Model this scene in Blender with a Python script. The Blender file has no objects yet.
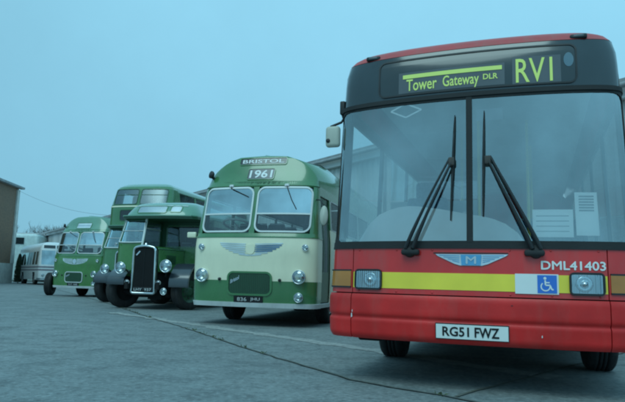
import bpy, bmesh, math, random
import numpy as np
from mathutils import Vector, Matrix
random.seed(7)
R = math.radians
SC = bpy.context.scene
COL = SC.collection

# ------------------------------------------------------------------ camera
cd = bpy.data.cameras.new('camera')
cd.sensor_width = 36.0
cd.lens = 594.774 / 625 * 36
cd.clip_start = .05
cd.clip_end = 2000
cam = bpy.data.objects.new('camera', cd)
COL.objects.link(cam)
p, r = R(7.733), R(1.475)
Rt = Vector((1, 0, 0)); Fw = Vector((0, math.cos(p), math.sin(p))); Up = Vector((0, -math.sin(p), math.cos(p)))
cr = Rt * math.cos(r) + Up * math.sin(r)
cu = Up * math.cos(r) - Rt * math.sin(r)
m = Matrix((cr, cu, -Fw)).transposed().to_4x4()
m.translation = Vector((0, 0, .834))
cam.matrix_world = m
SC.camera = cam

# ------------------------------------------------------------------ sky, sun, exposure
SUN_EL, SUN_AZ = R(54), R(208)        # azimuth from +Y clockwise: behind the camera, to its left
world = bpy.data.worlds.new('World')
SC.world = world
world.use_nodes = True
wt = world.node_tree
wt.nodes.clear()
def wn(t, **k):
    n = wt.nodes.new(t)
    for a, b in k.items(): setattr(n, a, b)
    return n
wo = wn('ShaderNodeOutputWorld'); bg = wn('ShaderNodeBackground')
sky = wn('ShaderNodeTexSky', sky_type='NISHITA', sun_disc=False)
sky.sun_elevation = SUN_EL; sky.sun_rotation = SUN_AZ
tc = wn('ShaderNodeTexCoord'); sep = wn('ShaderNodeSeparateXYZ')
ramp = wn('ShaderNodeValToRGB')
cre = ramp.color_ramp
cre.elements[0].position = .0; cre.elements[0].color = (.235, .56, .725, 1)
cre.elements[1].position = .45; cre.elements[1].color = (.30, .70, .92, 1)
e = cre.elements.new(.2); e.color = (.268, .63, .835, 1)
noi = wn('ShaderNodeTexNoise'); noi.inputs['Scale'].default_value = 2.2; noi.inputs['Detail'].default_value = 7; noi.inputs['Roughness'].default_value = .6
nr = wn('ShaderNodeMapRange'); nr.inputs['From Min'].default_value = .3; nr.inputs['From Max'].default_value = .7; nr.inputs['To Min'].default_value = 9.5; nr.inputs['To Max'].default_value = 10.6
mul = wn('ShaderNodeVectorMath', operation='SCALE')
mix = wn('ShaderNodeMix', data_type='RGBA'); mix.inputs[0].default_value = .97
wt.links.new(tc.outputs['Generated'], sep.inputs[0]); wt.links.new(sep.outputs['Z'], ramp.inputs[0])
wt.links.new(tc.outputs['Generated'], noi.inputs['Vector']); wt.links.new(noi.outputs['Fac'], nr.inputs['Value'])
gx = wn('ShaderNodeMapRange'); gx.inputs['From Min'].default_value = -.6; gx.inputs['From Max'].default_value = .0; gx.inputs['To Min'].default_value = .84; gx.inputs['To Max'].default_value = 1.0
gm = wn('ShaderNodeMath', operation='MULTIPLY')
wt.links.new(sep.outputs['X'], gx.inputs['Value']); wt.links.new(gx.outputs[0], gm.inputs[0]); wt.links.new(nr.outputs[0], gm.inputs[1])
wt.links.new(ramp.outputs[0], mul.inputs[0]); wt.links.new(gm.outputs[0], mul.inputs['Scale'])
wt.links.new(sky.outputs[0], mix.inputs[6]); wt.links.new(mul.outputs[0], mix.inputs[7])
wt.links.new(mix.outputs[2], bg.inputs['Color']); bg.inputs['Strength'].default_value = .1
wt.links.new(bg.outputs[0], wo.inputs[0])
sd = bpy.data.lights.new('sun', 'SUN')
sd.energy = 1.25; sd.angle = R(35); sd.color = (.62, .90, .90)
sun = bpy.data.objects.new('sun', sd); COL.objects.link(sun)
dirv = Vector((math.sin(SUN_AZ) * math.cos(SUN_EL), math.cos(SUN_AZ) * math.cos(SUN_EL), math.sin(SUN_EL)))
sun.rotation_euler = dirv.to_track_quat('Z', 'Y').to_euler()
sun.location = dirv * 50
vs = SC.view_settings
vs.view_transform = 'Standard'; vs.look = 'None'; vs.gamma = 1; vs.exposure = 0; vs.use_curve_mapping = False
SC.render.engine = 'CYCLES'
SC.cycles.filter_width = 2.4
SC.cycles.max_bounces = 10; SC.cycles.transparent_max_bounces = 24; SC.cycles.glossy_bounces = 4

# ------------------------------------------------------------------ materials
MATS = {}
def nodes_of(name):
    mt = bpy.data.materials.new(name); mt.use_nodes = True
    nt = mt.node_tree; b = nt.nodes['Principled BSDF']
    MATS[name] = mt
    return mt, nt, b
def paint(name, col, rough=.35, coat=.0, metal=0, vary=.12, scale=2.5, bump=0, spec=.5, dirt=0, bscale=40):
    mt, nt, b = nodes_of(name)
    N = nt.nodes.new; Lk = nt.links.new
    tcn = N('ShaderNodeTexCoord')
    n1 = N('ShaderNodeTexNoise'); n1.inputs['Scale'].default_value = scale; n1.inputs['Detail'].default_value = 6
    Lk(tcn.outputs['Object'], n1.inputs['Vector'])
    rm = N('ShaderNodeMapRange'); rm.inputs['From Min'].default_value = .3; rm.inputs['From Max'].default_value = .7
    rm.inputs['To Min'].default_value = 1 - vary; rm.inputs['To Max'].default_value = 1 + vary
    Lk(n1.outputs['Fac'], rm.inputs['Value'])
    sc = N('ShaderNodeVectorMath'); sc.operation = 'SCALE'; sc.inputs[0].default_value = col
    Lk(rm.outputs[0], sc.inputs['Scale'])
    outc = sc.outputs[0]
    if dirt:
        n2 = N('ShaderNodeTexNoise'); n2.inputs['Scale'].default_value = 7; n2.inputs['Detail'].default_value = 8; n2.inputs['Roughness'].default_value = .7
        mp = N('ShaderNodeMapping'); mp.inputs['Scale'].default_value = (1, 1, .25)
        Lk(tcn.outputs['Object'], mp.inputs[0]); Lk(mp.outputs[0], n2.inputs['Vector'])
        r2 = N('ShaderNodeMapRange'); r2.inputs['From Min'].default_value = .48; r2.inputs['From Max'].default_value = .75
        r2.inputs['To Max'].default_value = dirt; Lk(n2.outputs['Fac'], r2.inputs['Value'])
        mx = N('ShaderNodeMix'); mx.data_type = 'RGBA'; Lk(r2.outputs[0], mx.inputs[0]); Lk(outc, mx.inputs[6]); mx.inputs[7].default_value = (.2, .18, .15, 1)
        outc = mx.outputs[2]
    Lk(outc, b.inputs['Base Color'])
    rr = N('ShaderNodeMapRange'); rr.inputs['To Min'].default_value = max(.02, rough - .08); rr.inputs['To Max'].default_value = rough + .12
    Lk(n1.outputs['Fac'], rr.inputs['Value']); Lk(rr.outputs[0], b.inputs['Roughness'])
    b.inputs['Metallic'].default_value = metal; b.inputs['Coat Weight'].default_value = coat; b.inputs['Coat Roughness'].default_value = .08
    b.inputs['Specular IOR Level'].default_value = spec
    if bump:
        n3 = N('ShaderNodeTexNoise'); n3.inputs['Scale'].default_value = bscale; n3.inputs['Detail'].default_value = 4; Lk(tcn.outputs['Object'], n3.inputs['Vector'])
        bp = N('ShaderNodeBump'); bp.inputs['Strength'].default_value = bump; bp.inputs['Distance'].default_value = .02
        Lk(n3.outputs['Fac'], bp.inputs['Height']); Lk(bp.outputs[0], b.inputs['Normal'])
    return mt
def glass(name, tint, refl, gloss=(.9, .95, 1.0), rough=.02):
    mt = bpy.data.materials.new(name); mt.use_nodes = True; MATS[name] = mt
    nt = mt.node_tree; nt.nodes.clear(); N = nt.nodes.new; Lk = nt.links.new
    o = N('ShaderNodeOutputMaterial'); tr = N('ShaderNodeBsdfTransparent'); gl = N('ShaderNodeBsdfGlossy'); mx = N('ShaderNodeMixShader')
    tr.inputs[0].default_value = (*tint, 1); gl.inputs[0].default_value = (*gloss, 1); gl.inputs['Roughness'].default_value = rough
    fr = N('ShaderNodeLayerWeight'); fr.inputs['Blend'].default_value = .25
    tcn = N('ShaderNodeTexCoord'); n1 = N('ShaderNodeTexNoise'); n1.inputs['Scale'].default_value = 1.1; n1.inputs['Detail'].default_value = 5
    Lk(tcn.outputs['Object'], n1.inputs['Vector'])
    mr = N('ShaderNodeMapRange'); mr.inputs['From Min'].default_value = .3; mr.inputs['From Max'].default_value = .7; mr.inputs['To Min'].default_value = refl * .68; mr.inputs['To Max'].default_value = refl * 1.3
    Lk(n1.outputs['Fac'], mr.inputs['Value'])
    ad = N('ShaderNodeMath'); ad.operation = 'ADD'; ad.use_clamp = True; m2 = N('ShaderNodeMath'); m2.operation = 'MULTIPLY'; m2.inputs[1].default_value = .7
    Lk(fr.outputs['Fresnel'], m2.inputs[0]); Lk(m2.outputs[0], ad.inputs[0]); Lk(mr.outputs[0], ad.inputs[1])
    Lk(ad.outputs[0], mx.inputs[0]); Lk(tr.outputs[0], mx.inputs[1]); Lk(gl.outputs[0], mx.inputs[2]); Lk(mx.outputs[0], o.inputs[0])
    return mt
paint('red_paint', (.68, .022, .02), .3, .6, dirt=.25)
paint('red_bumper', (.68, .022, .02), .48, .1, dirt=.16, vary=.22, bump=.05, spec=.35)
paint('roof_red', (.5, .06, .06), .5, .1, dirt=.4)
paint('yellow_film', (.92, .70, .06), .4, .2)
paint('black_gloss', (.014, .026, .032), .14, .9, vary=.2)
paint('black_rubber', (.022, .023, .024), .75, vary=.3, bump=.1)
paint('tyre_rubber', (.025, .025, .026), .85, vary=.4, bump=.2, dirt=.25)
paint('black_plastic', (.02, .022, .024), .5, vary=.2)
paint('underside', (.012, .012, .012), .95, vary=.3)
paint('display_black', (.022, .032, .036), .2, .6)
paint('display_panel', (.10, .11, .12), .3, .3)
paint('display_yellow', (.82, .9, .22), .5, vary=.05)
paint('white_vinyl', (.8, .8, .78), .4, vary=.05)
paint('paper_white', (.9, .9, .88), .8, vary=.04)
paint('paper_print', (.25, .26, .28), .8)
paint('blue_vinyl', (.04, .18, .62), .4)
paint('plate_white', (.85, .86, .82), .35, .2, vary=.05)
paint('plate_black', (.01, .01, .012), .4)
paint('plate_silver', (.55, .56, .55), .5)
paint('chrome', (.72, .74, .75), .12, metal=1, vary=.08)
paint('dull_chrome', (.55, .57, .58), .35, metal=1, vary=.15)
paint('alloy_trim', (.68, .69, .68), .45, metal=.3, vary=.12, dirt=.2)
paint('badge_blue', (.10, .35, .60), .3, .3)
paint('badge_silver', (.55, .62, .68), .3, metal=.4)
paint('amber_lens', (.55, .20, .03), .2, .6, vary=.2)
paint('mirror_shell', (.52, .52, .44), .5, dirt=.2)
paint('dash_grey', (.42, .45, .46), .7)
paint('reflection_pale', (.80, .81, .80), .6)
paint('trim_dark', (.05, .055, .06), .8)
paint('ceiling_cream', (.55, .56, .52), .8)
paint('seat_moquette', (.06, .09, .16), .9, vary=.4, scale=30)
paint('seat_green', (.05, .10, .07), .9, vary=.4, scale=30)
paint('cream_paint', (.86, .82, .60), .32, .4, vary=.04, dirt=.08)
paint('green_paint', (.057, .195, .072), .25, 1, vary=.08, dirt=.10)
paint('green_bright', (.062, .205, .05), .25, .9, vary=.10, dirt=.12)
paint('green_dark', (.03, .10, .05), .45, .3)
paint('green_pale', (.13, .29, .20), .28, 1, vary=.08)
paint('mudguard_black', (.036, .046, .056), .22, 1)
paint('window_rubber', (.72, .74, .72), .5, vary=.05)
paint('badge_wing', (.60, .68, .72), .4, metal=.2)
paint('badge_wing_dark', (.12, .22, .36), .4, metal=.2)
paint('white_bus', (.78, .80, .80), .35, .4, vary=.06, dirt=.12)
paint('stripe_maroon', (.22, .20, .24), .5)
paint('pale_bus', (.62, .74, .72), .4, .3, dirt=.2)
paint('lens_glass', (.6, .65, .66), .08, .8, metal=.55)
paint('rust_iron', (.07, .06, .055), .8, vary=.4)
paint('roof_sheet', (.30, .32, .33), .7, vary=.2, dirt=.3)
paint('plinth_paint', (.62, .62, .58), .7, vary=.12, dirt=.4)
paint('car_blue', (.30, .40, .50), .25, .8)
paint('bark', (.20, .20, .19), .9, vary=.3, bump=.4)  # bark lightened; distance haze on the far trees is put into its colour
paint('leaf_dark', (.03, .055, .03), .8, vary=.5)
paint('weed', (.07, .10, .04), .8, vary=.5, scale=8)
paint('cable_black', (.03, .03, .03), .7)
paint('cable_grey', (.12, .14, .15), .7)
paint('faint_logo', (.12, .2, .25), .4)
paint('red_lens', (.4, .02, .02), .2, .5)
glass('windscreen_glass', (.95, .97, .97), .33, (.84, .97, 1.0))
glass('lamp_glass', (.85, .9, .9), .25)
glass('upper_sheen_glass', (.5, .66, .70), .56, (.8, .95, 1))  # sky sheen of angled upper panes put in as extra reflectivity and tint
glass('clear_glass', (.82, .88, .88), .10)
glass('side_glass', (.62, .72, .72), .08)
glass('hazy_glass', (.85, .9, .92), .20, (.8, .95, 1), .28)
glass('blind_glass', (.8, .85, .85), .22, rough=.32)
glass('coach_glass', (.6, .7, .72), .46, (.8, .95, 1))

mt = glass('fluted_glass', (.75, .85, .88), .30)
nt = mt.node_tree; wv_ = nt.nodes.new('ShaderNodeTexWave'); wv_.inputs['Scale'].default_value = 16; wv_.bands_direction = 'X'
tq = nt.nodes.new('ShaderNodeTexCoord'); bq = nt.nodes.new('ShaderNodeBump'); bq.inputs['Strength'].default_value = .7; bq.inputs['Distance'].default_value = .01
nt.links.new(tq.outputs['Object'], wv_.inputs['Vector']); nt.links.new(wv_.outputs['Fac'], bq.inputs['Height'])
for n_ in nt.nodes:
    if n_.type == 'BSDF_GLOSSY': nt.links.new(bq.outputs[0], n_.inputs['Normal'])
def brickmat():
    mt, nt, b = nodes_of('brickwork'); N = nt.nodes.new; Lk = nt.links.new
    tcn = N('ShaderNodeTexCoord'); sp = N('ShaderNodeSeparateXYZ'); cb = N('ShaderNodeCombineXYZ')
    Lk(tcn.outputs['Object'], sp.inputs[0]); Lk(sp.outputs['Y'], cb.inputs[0]); Lk(sp.outputs['Z'], cb.inputs[1])
    br = N('ShaderNodeTexBrick'); br.inputs['Scale'].default_value = 2.2
    br.inputs['Color1'].default_value = (.27, .16, .10, 1); br.inputs['Color2'].default_value = (.21, .125, .085, 1); br.inputs['Mortar'].default_value = (.30, .25, .20, 1)
    br.inputs['Mortar Size'].default_value = .012
    Lk(cb.outputs[0], br.inputs['Vector'])
    n = N('ShaderNodeTexNoise'); n.inputs['Scale'].default_value = .5; n.inputs['Detail'].default_value = 6; Lk(tcn.outputs['Object'], n.inputs['Vector'])
    mx = N('ShaderNodeMix'); mx.data_type = 'RGBA'; mx.inputs[7].default_value = (.18, .14, .11, 1)
    mr = N('ShaderNodeMapRange'); mr.inputs['From Min'].default_value = .35; mr.inputs['From Max'].default_value = .75; mr.inputs['To Max'].default_value = .5
    Lk(n.outputs['Fac'], mr.inputs['Value']); Lk(mr.outputs[0], mx.inputs[0]); Lk(br.outputs['Color'], mx.inputs[6]); Lk(mx.outputs[2], b.inputs['Base Color'])
    b.inputs['Roughness'].default_value = .9
brickmat()
def groundmat(name, c1, c2, c3, sc=1.0, bump=.35):
    mt, nt, b = nodes_of(name); N = nt.nodes.new; Lk = nt.links.new
    tcn = N('ShaderNodeTexCoord')
    def noise(s, d, rg=.6):
        n = N('ShaderNodeTexNoise'); n.inputs['Scale'].default_value = s; n.inputs['Detail'].default_value = d; n.inputs['Roughness'].default_value = rg
        Lk(tcn.outputs['Object'], n.inputs['Vector']); return n
    def mixc(fac, a, bcol):
        mx = N('ShaderNodeMix'); mx.data_type = 'RGBA'; Lk(fac, mx.inputs[0])
        if isinstance(a, tuple): mx.inputs[6].default_value = (*a, 1)
        else: Lk(a, mx.inputs[6])
        mx.inputs[7].default_value = (*bcol, 1); return mx.outputs[2]
    def rng(o, a, bb, c, d):
        mr = N('ShaderNodeMapRange'); mr.inputs['From Min'].default_value = a; mr.inputs['From Max'].default_value = bb; mr.inputs['To Min'].default_value = c; mr.inputs['To Max'].default_value = d
        Lk(o, mr.inputs['Value']); return mr.outputs[0]
    big = noise(.35 * sc, 5); mid = noise(2.2 * sc, 8, .7); fine = noise(45, 6, .75); spots = noise(5.5, 3)
    c = mixc(rng(big.outputs['Fac'], .35, .65, 0, 1), c1, c2)
    c = mixc(rng(mid.outputs['Fac'], .47, .64, 0, .9), c, c3)
    damp = noise(.9 * sc, 7, .75); c = mixc(rng(damp.outputs['Fac'], .55, .68, 0, .55), c, tuple(q * .62 for q in c3))
    pale = noise(1.7 * sc, 7, .7); c = mixc(rng(pale.outputs['Fac'], .58, .7, 0, .6), c, tuple(q * 1.45 for q in c1))
    c = mixc(rng(spots.outputs['Fac'], .60, .72, 0, .6), c, (.09, .10, .10))
    c = mixc(rng(fine.outputs['Fac'], .3, .46, .5, 0), c, (.10, .105, .10))
    vo = N('ShaderNodeTexVoronoi'); vo.inputs['Scale'].default_value = 26; Lk(tcn.outputs['Object'], vo.inputs['Vector'])
    c = mixc(rng(vo.outputs['Distance'], .0, .2, .8, 0), c, (.44, .46, .46))
    grit = noise(19, 3, .6); c = mixc(rng(grit.outputs['Fac'], .54, .66, 0, .55), c, tuple(q * .55 for q in c3)); c = mixc(rng(grit.outputs['Fac'], .46, .34, 0, .45), c, tuple(q * 1.5 for q in c2))
    # hairline cracks
    v2 = N('ShaderNodeTexVoronoi'); v2.feature = 'DISTANCE_TO_EDGE'; v2.inputs['Scale'].default_value = .33
    wv = N('ShaderNodeVectorMath'); wv.operation = 'ADD'; wm = N('ShaderNodeVectorMath'); wm.operation = 'SCALE'; wm.inputs['Scale'].default_value = .55
    Lk(noise(1.4, 6, .7).outputs['Color'], wm.inputs[0]); Lk(tcn.outputs['Object'], wv.inputs[0]); Lk(wm.outputs[0], wv.inputs[1]); Lk(wv.outputs[0], v2.inputs['Vector'])
    c = mixc(rng(v2.outputs['Distance'], .0, .004, .3, 0), c, (.07, .075, .06))
    Lk(c, b.inputs['Base Color'])
    Lk(rng(mid.outputs['Fac'], .35, .7, .62, .95), b.inputs['Roughness'])
    bp = N('ShaderNodeBump'); bp.inputs['Strength'].default_value = bump; bp.inputs['Distance'].default_value = .012
    ad = N('ShaderNodeMath'); ad.operation = 'ADD'; Lk(fine.outputs['Fac'], ad.inputs[0]); Lk(mid.outputs['Fac'], ad.inputs[1])
    Lk(ad.outputs[0], bp.inputs['Height']); Lk(bp.outputs[0], b.inputs['Normal'])
groundmat('yard_asphalt', (.175, .202, .205), (.225, .25, .25), (.130, .154, .16))
groundmat('apron_concrete', (.19, .216, .216), (.235, .262, .26), (.142, .167, .17), 1.3)
groundmat('worn_strip', (.38, .39, .37), (.33, .34, .33), (.27, .28, .27), 3)
groundmat('joint_filler', (.13, .145, .125), (.11, .12, .10), (.16, .175, .15), 6, .8)
def claddingmat():
    mt, nt, b = nodes_of('shed_cladding'); N = nt.nodes.new; Lk = nt.links.new
    tcn = N('ShaderNodeTexCoord'); n = N('ShaderNodeTexNoise'); n.inputs['Scale'].default_value = .6; n.inputs['Detail'].default_value = 7
    mp = N('ShaderNodeMapping'); mp.inputs['Scale'].default_value = (1, 1, .2); Lk(tcn.outputs['Object'], mp.inputs[0]); Lk(mp.outputs[0], n.inputs['Vector'])
    cr_ = N('ShaderNodeValToRGB'); cr_.color_ramp.elements[0].color = (.50, .52, .52, 1); cr_.color_ramp.elements[1].color = (.72, .74, .74, 1)
    cr_.color_ramp.elements[0].position = .35; cr_.color_ramp.elements[1].position = .7
    Lk(n.outputs['Fac'], cr_.inputs[0]); Lk(cr_.outputs[0], b.inputs['Base Color']); b.inputs['Roughness'].default_value = .6
claddingmat()

# ------------------------------------------------------------------ mesh builder
class MB:
    def __init__(s): s.v = []; s.f = []; s.mi = []; s.sm = []; s.mats = []
    def mat(s, name):
        if name not in s.mats: s.mats.append(name)
        return s.mats.index(name)
    def add(s, vs, fs, mat, smooth=False):
        b = len(s.v); k = s.mat(mat)
        s.v += [tuple(map(float, q)) for q in vs]
        for f in fs: s.f.append(tuple(b + i for i in f)); s.mi.append(k); s.sm.append(smooth)
    def box(s, c, d, mat, rz=0, rx=0, bev=0):
        c = Vector(c); h = [x / 2 for x in d]
        M = Matrix.Rotation(rz, 3, 'Z') @ Matrix.Rotation(rx, 3, 'X')
        if bev:
            bm = bmesh.new(); bmesh.ops.create_cube(bm, size=1)
            for q in bm.verts: q.co = Vector((q.co.x * d[0], q.co.y * d[1], q.co.z * d[2]))
            bmesh.ops.bevel(bm, geom=bm.edges[:], offset=bev, segments=3, affect='EDGES', profile=.5)
            bm.verts.index_update()
            s.add([c + M @ q.co for q in bm.verts], [[q.index for q in f.verts] for f in bm.faces], mat, True); bm.free(); return
        pts = [c + M @ Vector((x * h[0], y * h[1], z * h[2])) for x in (-1, 1) for y in (-1, 1) for z in (-1, 1)]
        s.add(pts, [(0, 1, 3, 2), (4, 6, 7, 5), (0, 4, 5, 1), (2, 3, 7, 6), (0, 2, 6, 4), (1, 5, 7, 3)], mat)
    def tube(s, pts, rad, mat, n=8, closed=False):
        pts = [Vector(q) for q in pts]; rings = []; N = len(pts)
        rads = rad if isinstance(rad, (list, tuple)) else [rad] * N
        up = None
        for i, q in enumerate(pts):
            a = pts[(i - 1) % N] if (closed or i > 0) else q; b = pts[(i + 1) % N] if (closed or i < N - 1) else q
            t = (b - a).normalized()
            if up is None: up = t.orthogonal().normalized()
            up = (up - t * up.dot(t)); up = up.normalized() if up.length > 1e-6 else t.orthogonal().normalized()
            w = t.cross(up)
            rings.append([q + (up * math.cos(2 * math.pi * k / n) + w * math.sin(2 * math.pi * k / n)) * rads[i] for k in range(n)])
        V = [x for g in rings for x in g]; F = []
        for i in range(N if closed else N - 1):
            j = (i + 1) % N
            for k in range(n): F.append((i * n + k, i * n + (k + 1) % n, j * n + (k + 1) % n, j * n + k))
        s.add(V, F, mat, True)
        if not closed:
            s.add(rings[0], [tuple(range(n))], mat); s.add(rings[-1], [tuple(range(n))], mat)
    def lathe(s, o, axis, prof, mat, n=28):
        """prof: list of (radius, distance along axis)"""
        o = Vector(o); ax = Vector(axis).normalized(); u = ax.orthogonal().normalized(); w = ax.cross(u)
        V = []; F = []
        for (rr, h) in prof:
            for k in range(n):
                a = 2 * math.pi * k / n
                V.append(o + ax * h + (u * math.cos(a) + w * math.sin(a)) * rr)
        for i in range(len(prof) - 1):
            for k in range(n): F.append((i * n + k, i * n + (k + 1) % n, (i + 1) * n + (k + 1) % n, (i + 1) * n + k))
        s.add(V, F, mat, True)
    def sweep(s, prof, x0, x1, th, mat, smooth=True):
        """profile in (D, z) swept along X with thickness th"""
        n = len(prof); P = [Vector((a, b)) for a, b in prof]; off = []
        for i in range(n):
            t = (P[min(i + 1, n - 1)] - P[max(i - 1, 0)]).normalized(); off.append(P[i] + Vector((t.y, -t.x)) * th)
        V = [(x0, q.x, q.y) for q in P] + [(x1, q.x, q.y) for q in P] + [(x0, q.x, q.y) for q in off] + [(x1, q.x, q.y) for q in off]
        F = []
        for i in range(n - 1):
            F += [(i, i + 1, n + i + 1, n + i), (2 * n + i, 2 * n + i + 1, 3 * n + i + 1, 3 * n + i)]
        s.add(V, F, mat, smooth)
        E = [(i, i + 1, 2 * n + i + 1, 2 * n + i) for i in range(n - 1)] + [(n + i, n + i + 1, 3 * n + i + 1, 3 * n + i) for i in range(n - 1)] + [(0, n, 3 * n, 2 * n), (n - 1, 2 * n - 1, 4 * n - 1, 3 * n - 1)]
        s.add(V, E, mat)
    def prism(s, poly, x0, x1, mat):
        """polygon in (D, z) closed, extruded along X"""
        n = len(poly); V = [(x0, a, b) for a, b in poly] + [(x1, a, b) for a, b in poly]
        F = [tuple(range(n)), tuple(range(n, 2 * n))] + [(i, (i + 1) % n, n + (i + 1) % n, n + i) for i in range(n)]
        s.add(V, F, mat)
    def build(s, name, parent=None, loc=None, **props):
        me = bpy.data.meshes.new(name)
        me.from_pydata(s.v, [], s.f)
        for q in s.mats: me.materials.append(MATS[q])
        me.polygons.foreach_set('material_index', s.mi); me.polygons.foreach_set('use_smooth', s.sm)
        me.update()
        o = bpy.data.objects.new(name, me); COL.objects.link(o)
        if parent is not None: o.parent = parent
        if loc is not None: o.location = loc
        for k, v in props.items(): o[k] = v
        return o
def thing(name, label, cat, loc=(0, 0, 0), rz=0, group=None):
    o = bpy.data.objects.new(name, None); COL.objects.link(o); o.empty_display_size = .3
    o.location = loc; o.rotation_euler = (0, 0, rz); o['label'] = label; o['category'] = cat
    if group: o['group'] = group
    return o

class Body:
    """a coach-built shell: plan outline (bowed front, rounded corners, straight sides) that varies with height"""
    def __init__(s, L, hw, d0, A=.3, n=5, bow=.14):
        s.L, s.hw, s.d0, s.A, s.n, s.bow = L, hw, d0, A, n, bow; s.c = {}
        s.href = max(v for _, v in hw)
    @staticmethod
    def tab(t, z): return float(np.interp(z, [a for a, _ in t], [b for _, b in t]))
    def out(s, z):
        k = round(z, 4)
        if k in s.c: return s.c[k]
        hw = s.tab(s.hw, z); d0 = s.tab(s.d0, z); q = hw / s.href
        t = np.linspace(0, math.pi / 2, 34); t = np.concatenate([[0, .0008, .004, .016], t[1:]])
        x = hw * np.sin(t) ** (2 / s.n); d = d0 + s.bow * (x / s.href) ** 2 + s.A * q * (1 - np.clip(np.cos(t), 0, 1) ** (2 / s.n))
        x = np.append(x, hw); d = np.append(d, s.L)
        L = np.concatenate([[0], np.cumsum(np.hypot(np.diff(x), np.diff(d)))])
        s.c[k] = (L, x, d); return s.c[k]
    def S(s, a, z):
        L, x, d = s.out(z); b = abs(a)
        return Vector((math.copysign(float(np.interp(b, L, x)), a), float(np.interp(b, L, d)), z))
    def N(s, a, z):
        h = .012
        t = s.S(a + h, z) - s.S(a - h, z); u = s.S(a, z + h) - s.S(a, z - h)
        n = t.cross(u)
        return n.normalized() if n.length > 1e-9 else Vector((0, 0, 1))
    def P(s, a, z, off=0): return s.S(a, z) + (s.N(a, z) * off if off else Vector((0, 0, 0)))
    def sD(s, D, sg=1):
        def f(z):
            L, x, d = s.out(z)
            return sg * (L[-1] - (s.L - D)) if D >= d[-2] else sg * float(np.interp(D, d[:-1], L[:-1]))
        return f
    def patch(s, mb, s0, s1, z0, z1, mat, off=0, th=.02, ns=None, nz=None, rc=0, slist=None, zl=None):
        ev = lambda q, z: q(z) if callable(q) else q
        if zl is None:
            if rc:
                a = [rc * (1 - math.cos(t)) for t in np.linspace(0, math.pi / 2, 7)]
                k = max(2, int((z1 - z0 - 2 * rc) / .15) + 1)
                zl = [z0 + q for q in a] + [z0 + rc + (z1 - z0 - 2 * rc) * i / k for i in range(1, k)] + [z1 - q for q in reversed(a)]
            else:
                nz = nz or max(2, int((z1 - z0) / .12) + 2); zl = [z0 + (z1 - z0) * i / (nz - 1) for i in range(nz)]
        rows = []
        for z in zl:
            if slist: sl = slist(z)
            else:
                a, b = ev(s0, z), ev(s1, z)
                if rc:
                    q = max(0, rc - min(z - z0, z1 - z)); ins = rc - math.sqrt(max(0, rc * rc - q * q)); a += ins; b -= ins
                if ns is None: ns = max(2, min(44, int(abs(b - a) / .07) + 2))
                sl = [a + (b - a) * i / (ns - 1) for i in range(ns)]
            rows.append([(q, z) for q in sl])
        s._grid(mb, rows, mat, off, th)
    def _grid(s, mb, rows, mat, off, th):
        nr_, nc = len(rows), len(rows[0]); fo = off if callable(off) else (lambda z: off)
        nrm = [[s.N(*q) for q in w] for w in rows]; P0 = [[s.S(*q) for q in w] for w in rows]
        O = [P0[i][j] + nrm[i][j] * fo(rows[i][j][1]) for i in range(nr_) for j in range(nc)]
        F = [(i * nc + j, i * nc + j + 1, (i + 1) * nc + j + 1, (i + 1) * nc + j) for i in range(nr_ - 1) for j in range(nc - 1)]
        mb.add(O, F, mat, True)
        if th:
            I = [O[i * nc + j] - nrm[i][j] * th for i in range(nr_) for j in range(nc)]
            mb.add(I, [f[::-1] for f in F], mat, True)
            B = [j for j in range(nc)] + [i * nc + nc - 1 for i in range(1, nr_)] + [(nr_ - 1) * nc + j for j in range(nc - 2, -1, -1)] + [i * nc for i in range(nr_ - 2, 0, -1)]
            V = [O[k] for k in B] + [I[k] for k in B]; n = len(B)
            mb.add(V, [(k, n + k, n + (k + 1) % n, (k + 1) % n) for k in range(n)], mat)
    @staticmethod
    def loop(s0, s1, z0, z1, rc, q=5, step=.12):
        P = []
        def arc(cx, cz, a0):
            for k in range(q + 1):
                a = a0 + (math.pi / 2) * k / q; P.append((cx + rc * math.cos(a), cz + rc * math.sin(a)))
        def edge(a, b):
            n = max(1, int(math.hypot(b[0] - a[0], b[1] - a[1]) / step))
            for k in range(1, n): P.append((a[0] + (b[0] - a[0]) * k / n, a[1] + (b[1] - a[1]) * k / n))
        edge((s0 + rc, z0), (s1 - rc, z0)); arc(s1 - rc, z0 + rc, -math.pi / 2); edge((s1, z0 + rc), (s1, z1 - rc)); arc(s1 - rc, z1 - rc, 0)
        edge((s1 - rc, z1), (s0 + rc, z1)); arc(s0 + rc, z1 - rc, math.pi / 2); edge((s0, z1 - rc), (s0, z0 + rc)); arc(s0 + rc, z0 + rc, math.pi)
        return P
    def ring(s, mb, s0, s1, z0, z1, rc, w, mat, off=.008, th=.02):
        """frame of width w whose inner edge is the rounded rectangle"""
        ev = lambda q, z: q(z) if callable(q) else q
        inn = s.loop(0, 1, z0, z1, 0, 0) if False else None
        zm = (z0 + z1) / 2; a, b = ev(s0, zm), ev(s1, zm)
        lo = s.loop(a, b, z0, z1, rc)
        cx, cz = (a + b) / 2, (z0 + z1) / 2
        res = []
        n = len(lo)
        for i, q in enumerate(lo):
            t = (lo[(i + 1) % n][0] - lo[i - 1][0], lo[(i + 1) % n][1] - lo[i - 1][1]); l = math.hypot(*t) or 1
            nx, nz_ = t[1] / l, -t[0] / l
            res.append(((q[0], q[1]), (q[0] + nx * w, q[1] + nz_ * w)))
        def adj(q):   # follow tapered sides
            f = (q[0] - a) / (b - a) if b != a else 0
            return (q[0] + (ev(s0, q[1]) - a) * (1 - f) + (ev(s1, q[1]) - b) * f, q[1])
        A_ = []; 
        for inn_, out_ in res:
            i2, o2 = adj(inn_), adj(out_)
            A_.append((s.P(*i2, off), s.P(*o2, off), s.P(*i2, off - th), s.P(*o2, off - th)))
        V = [q for g in A_ for q in g]; F = []; G = []
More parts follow.
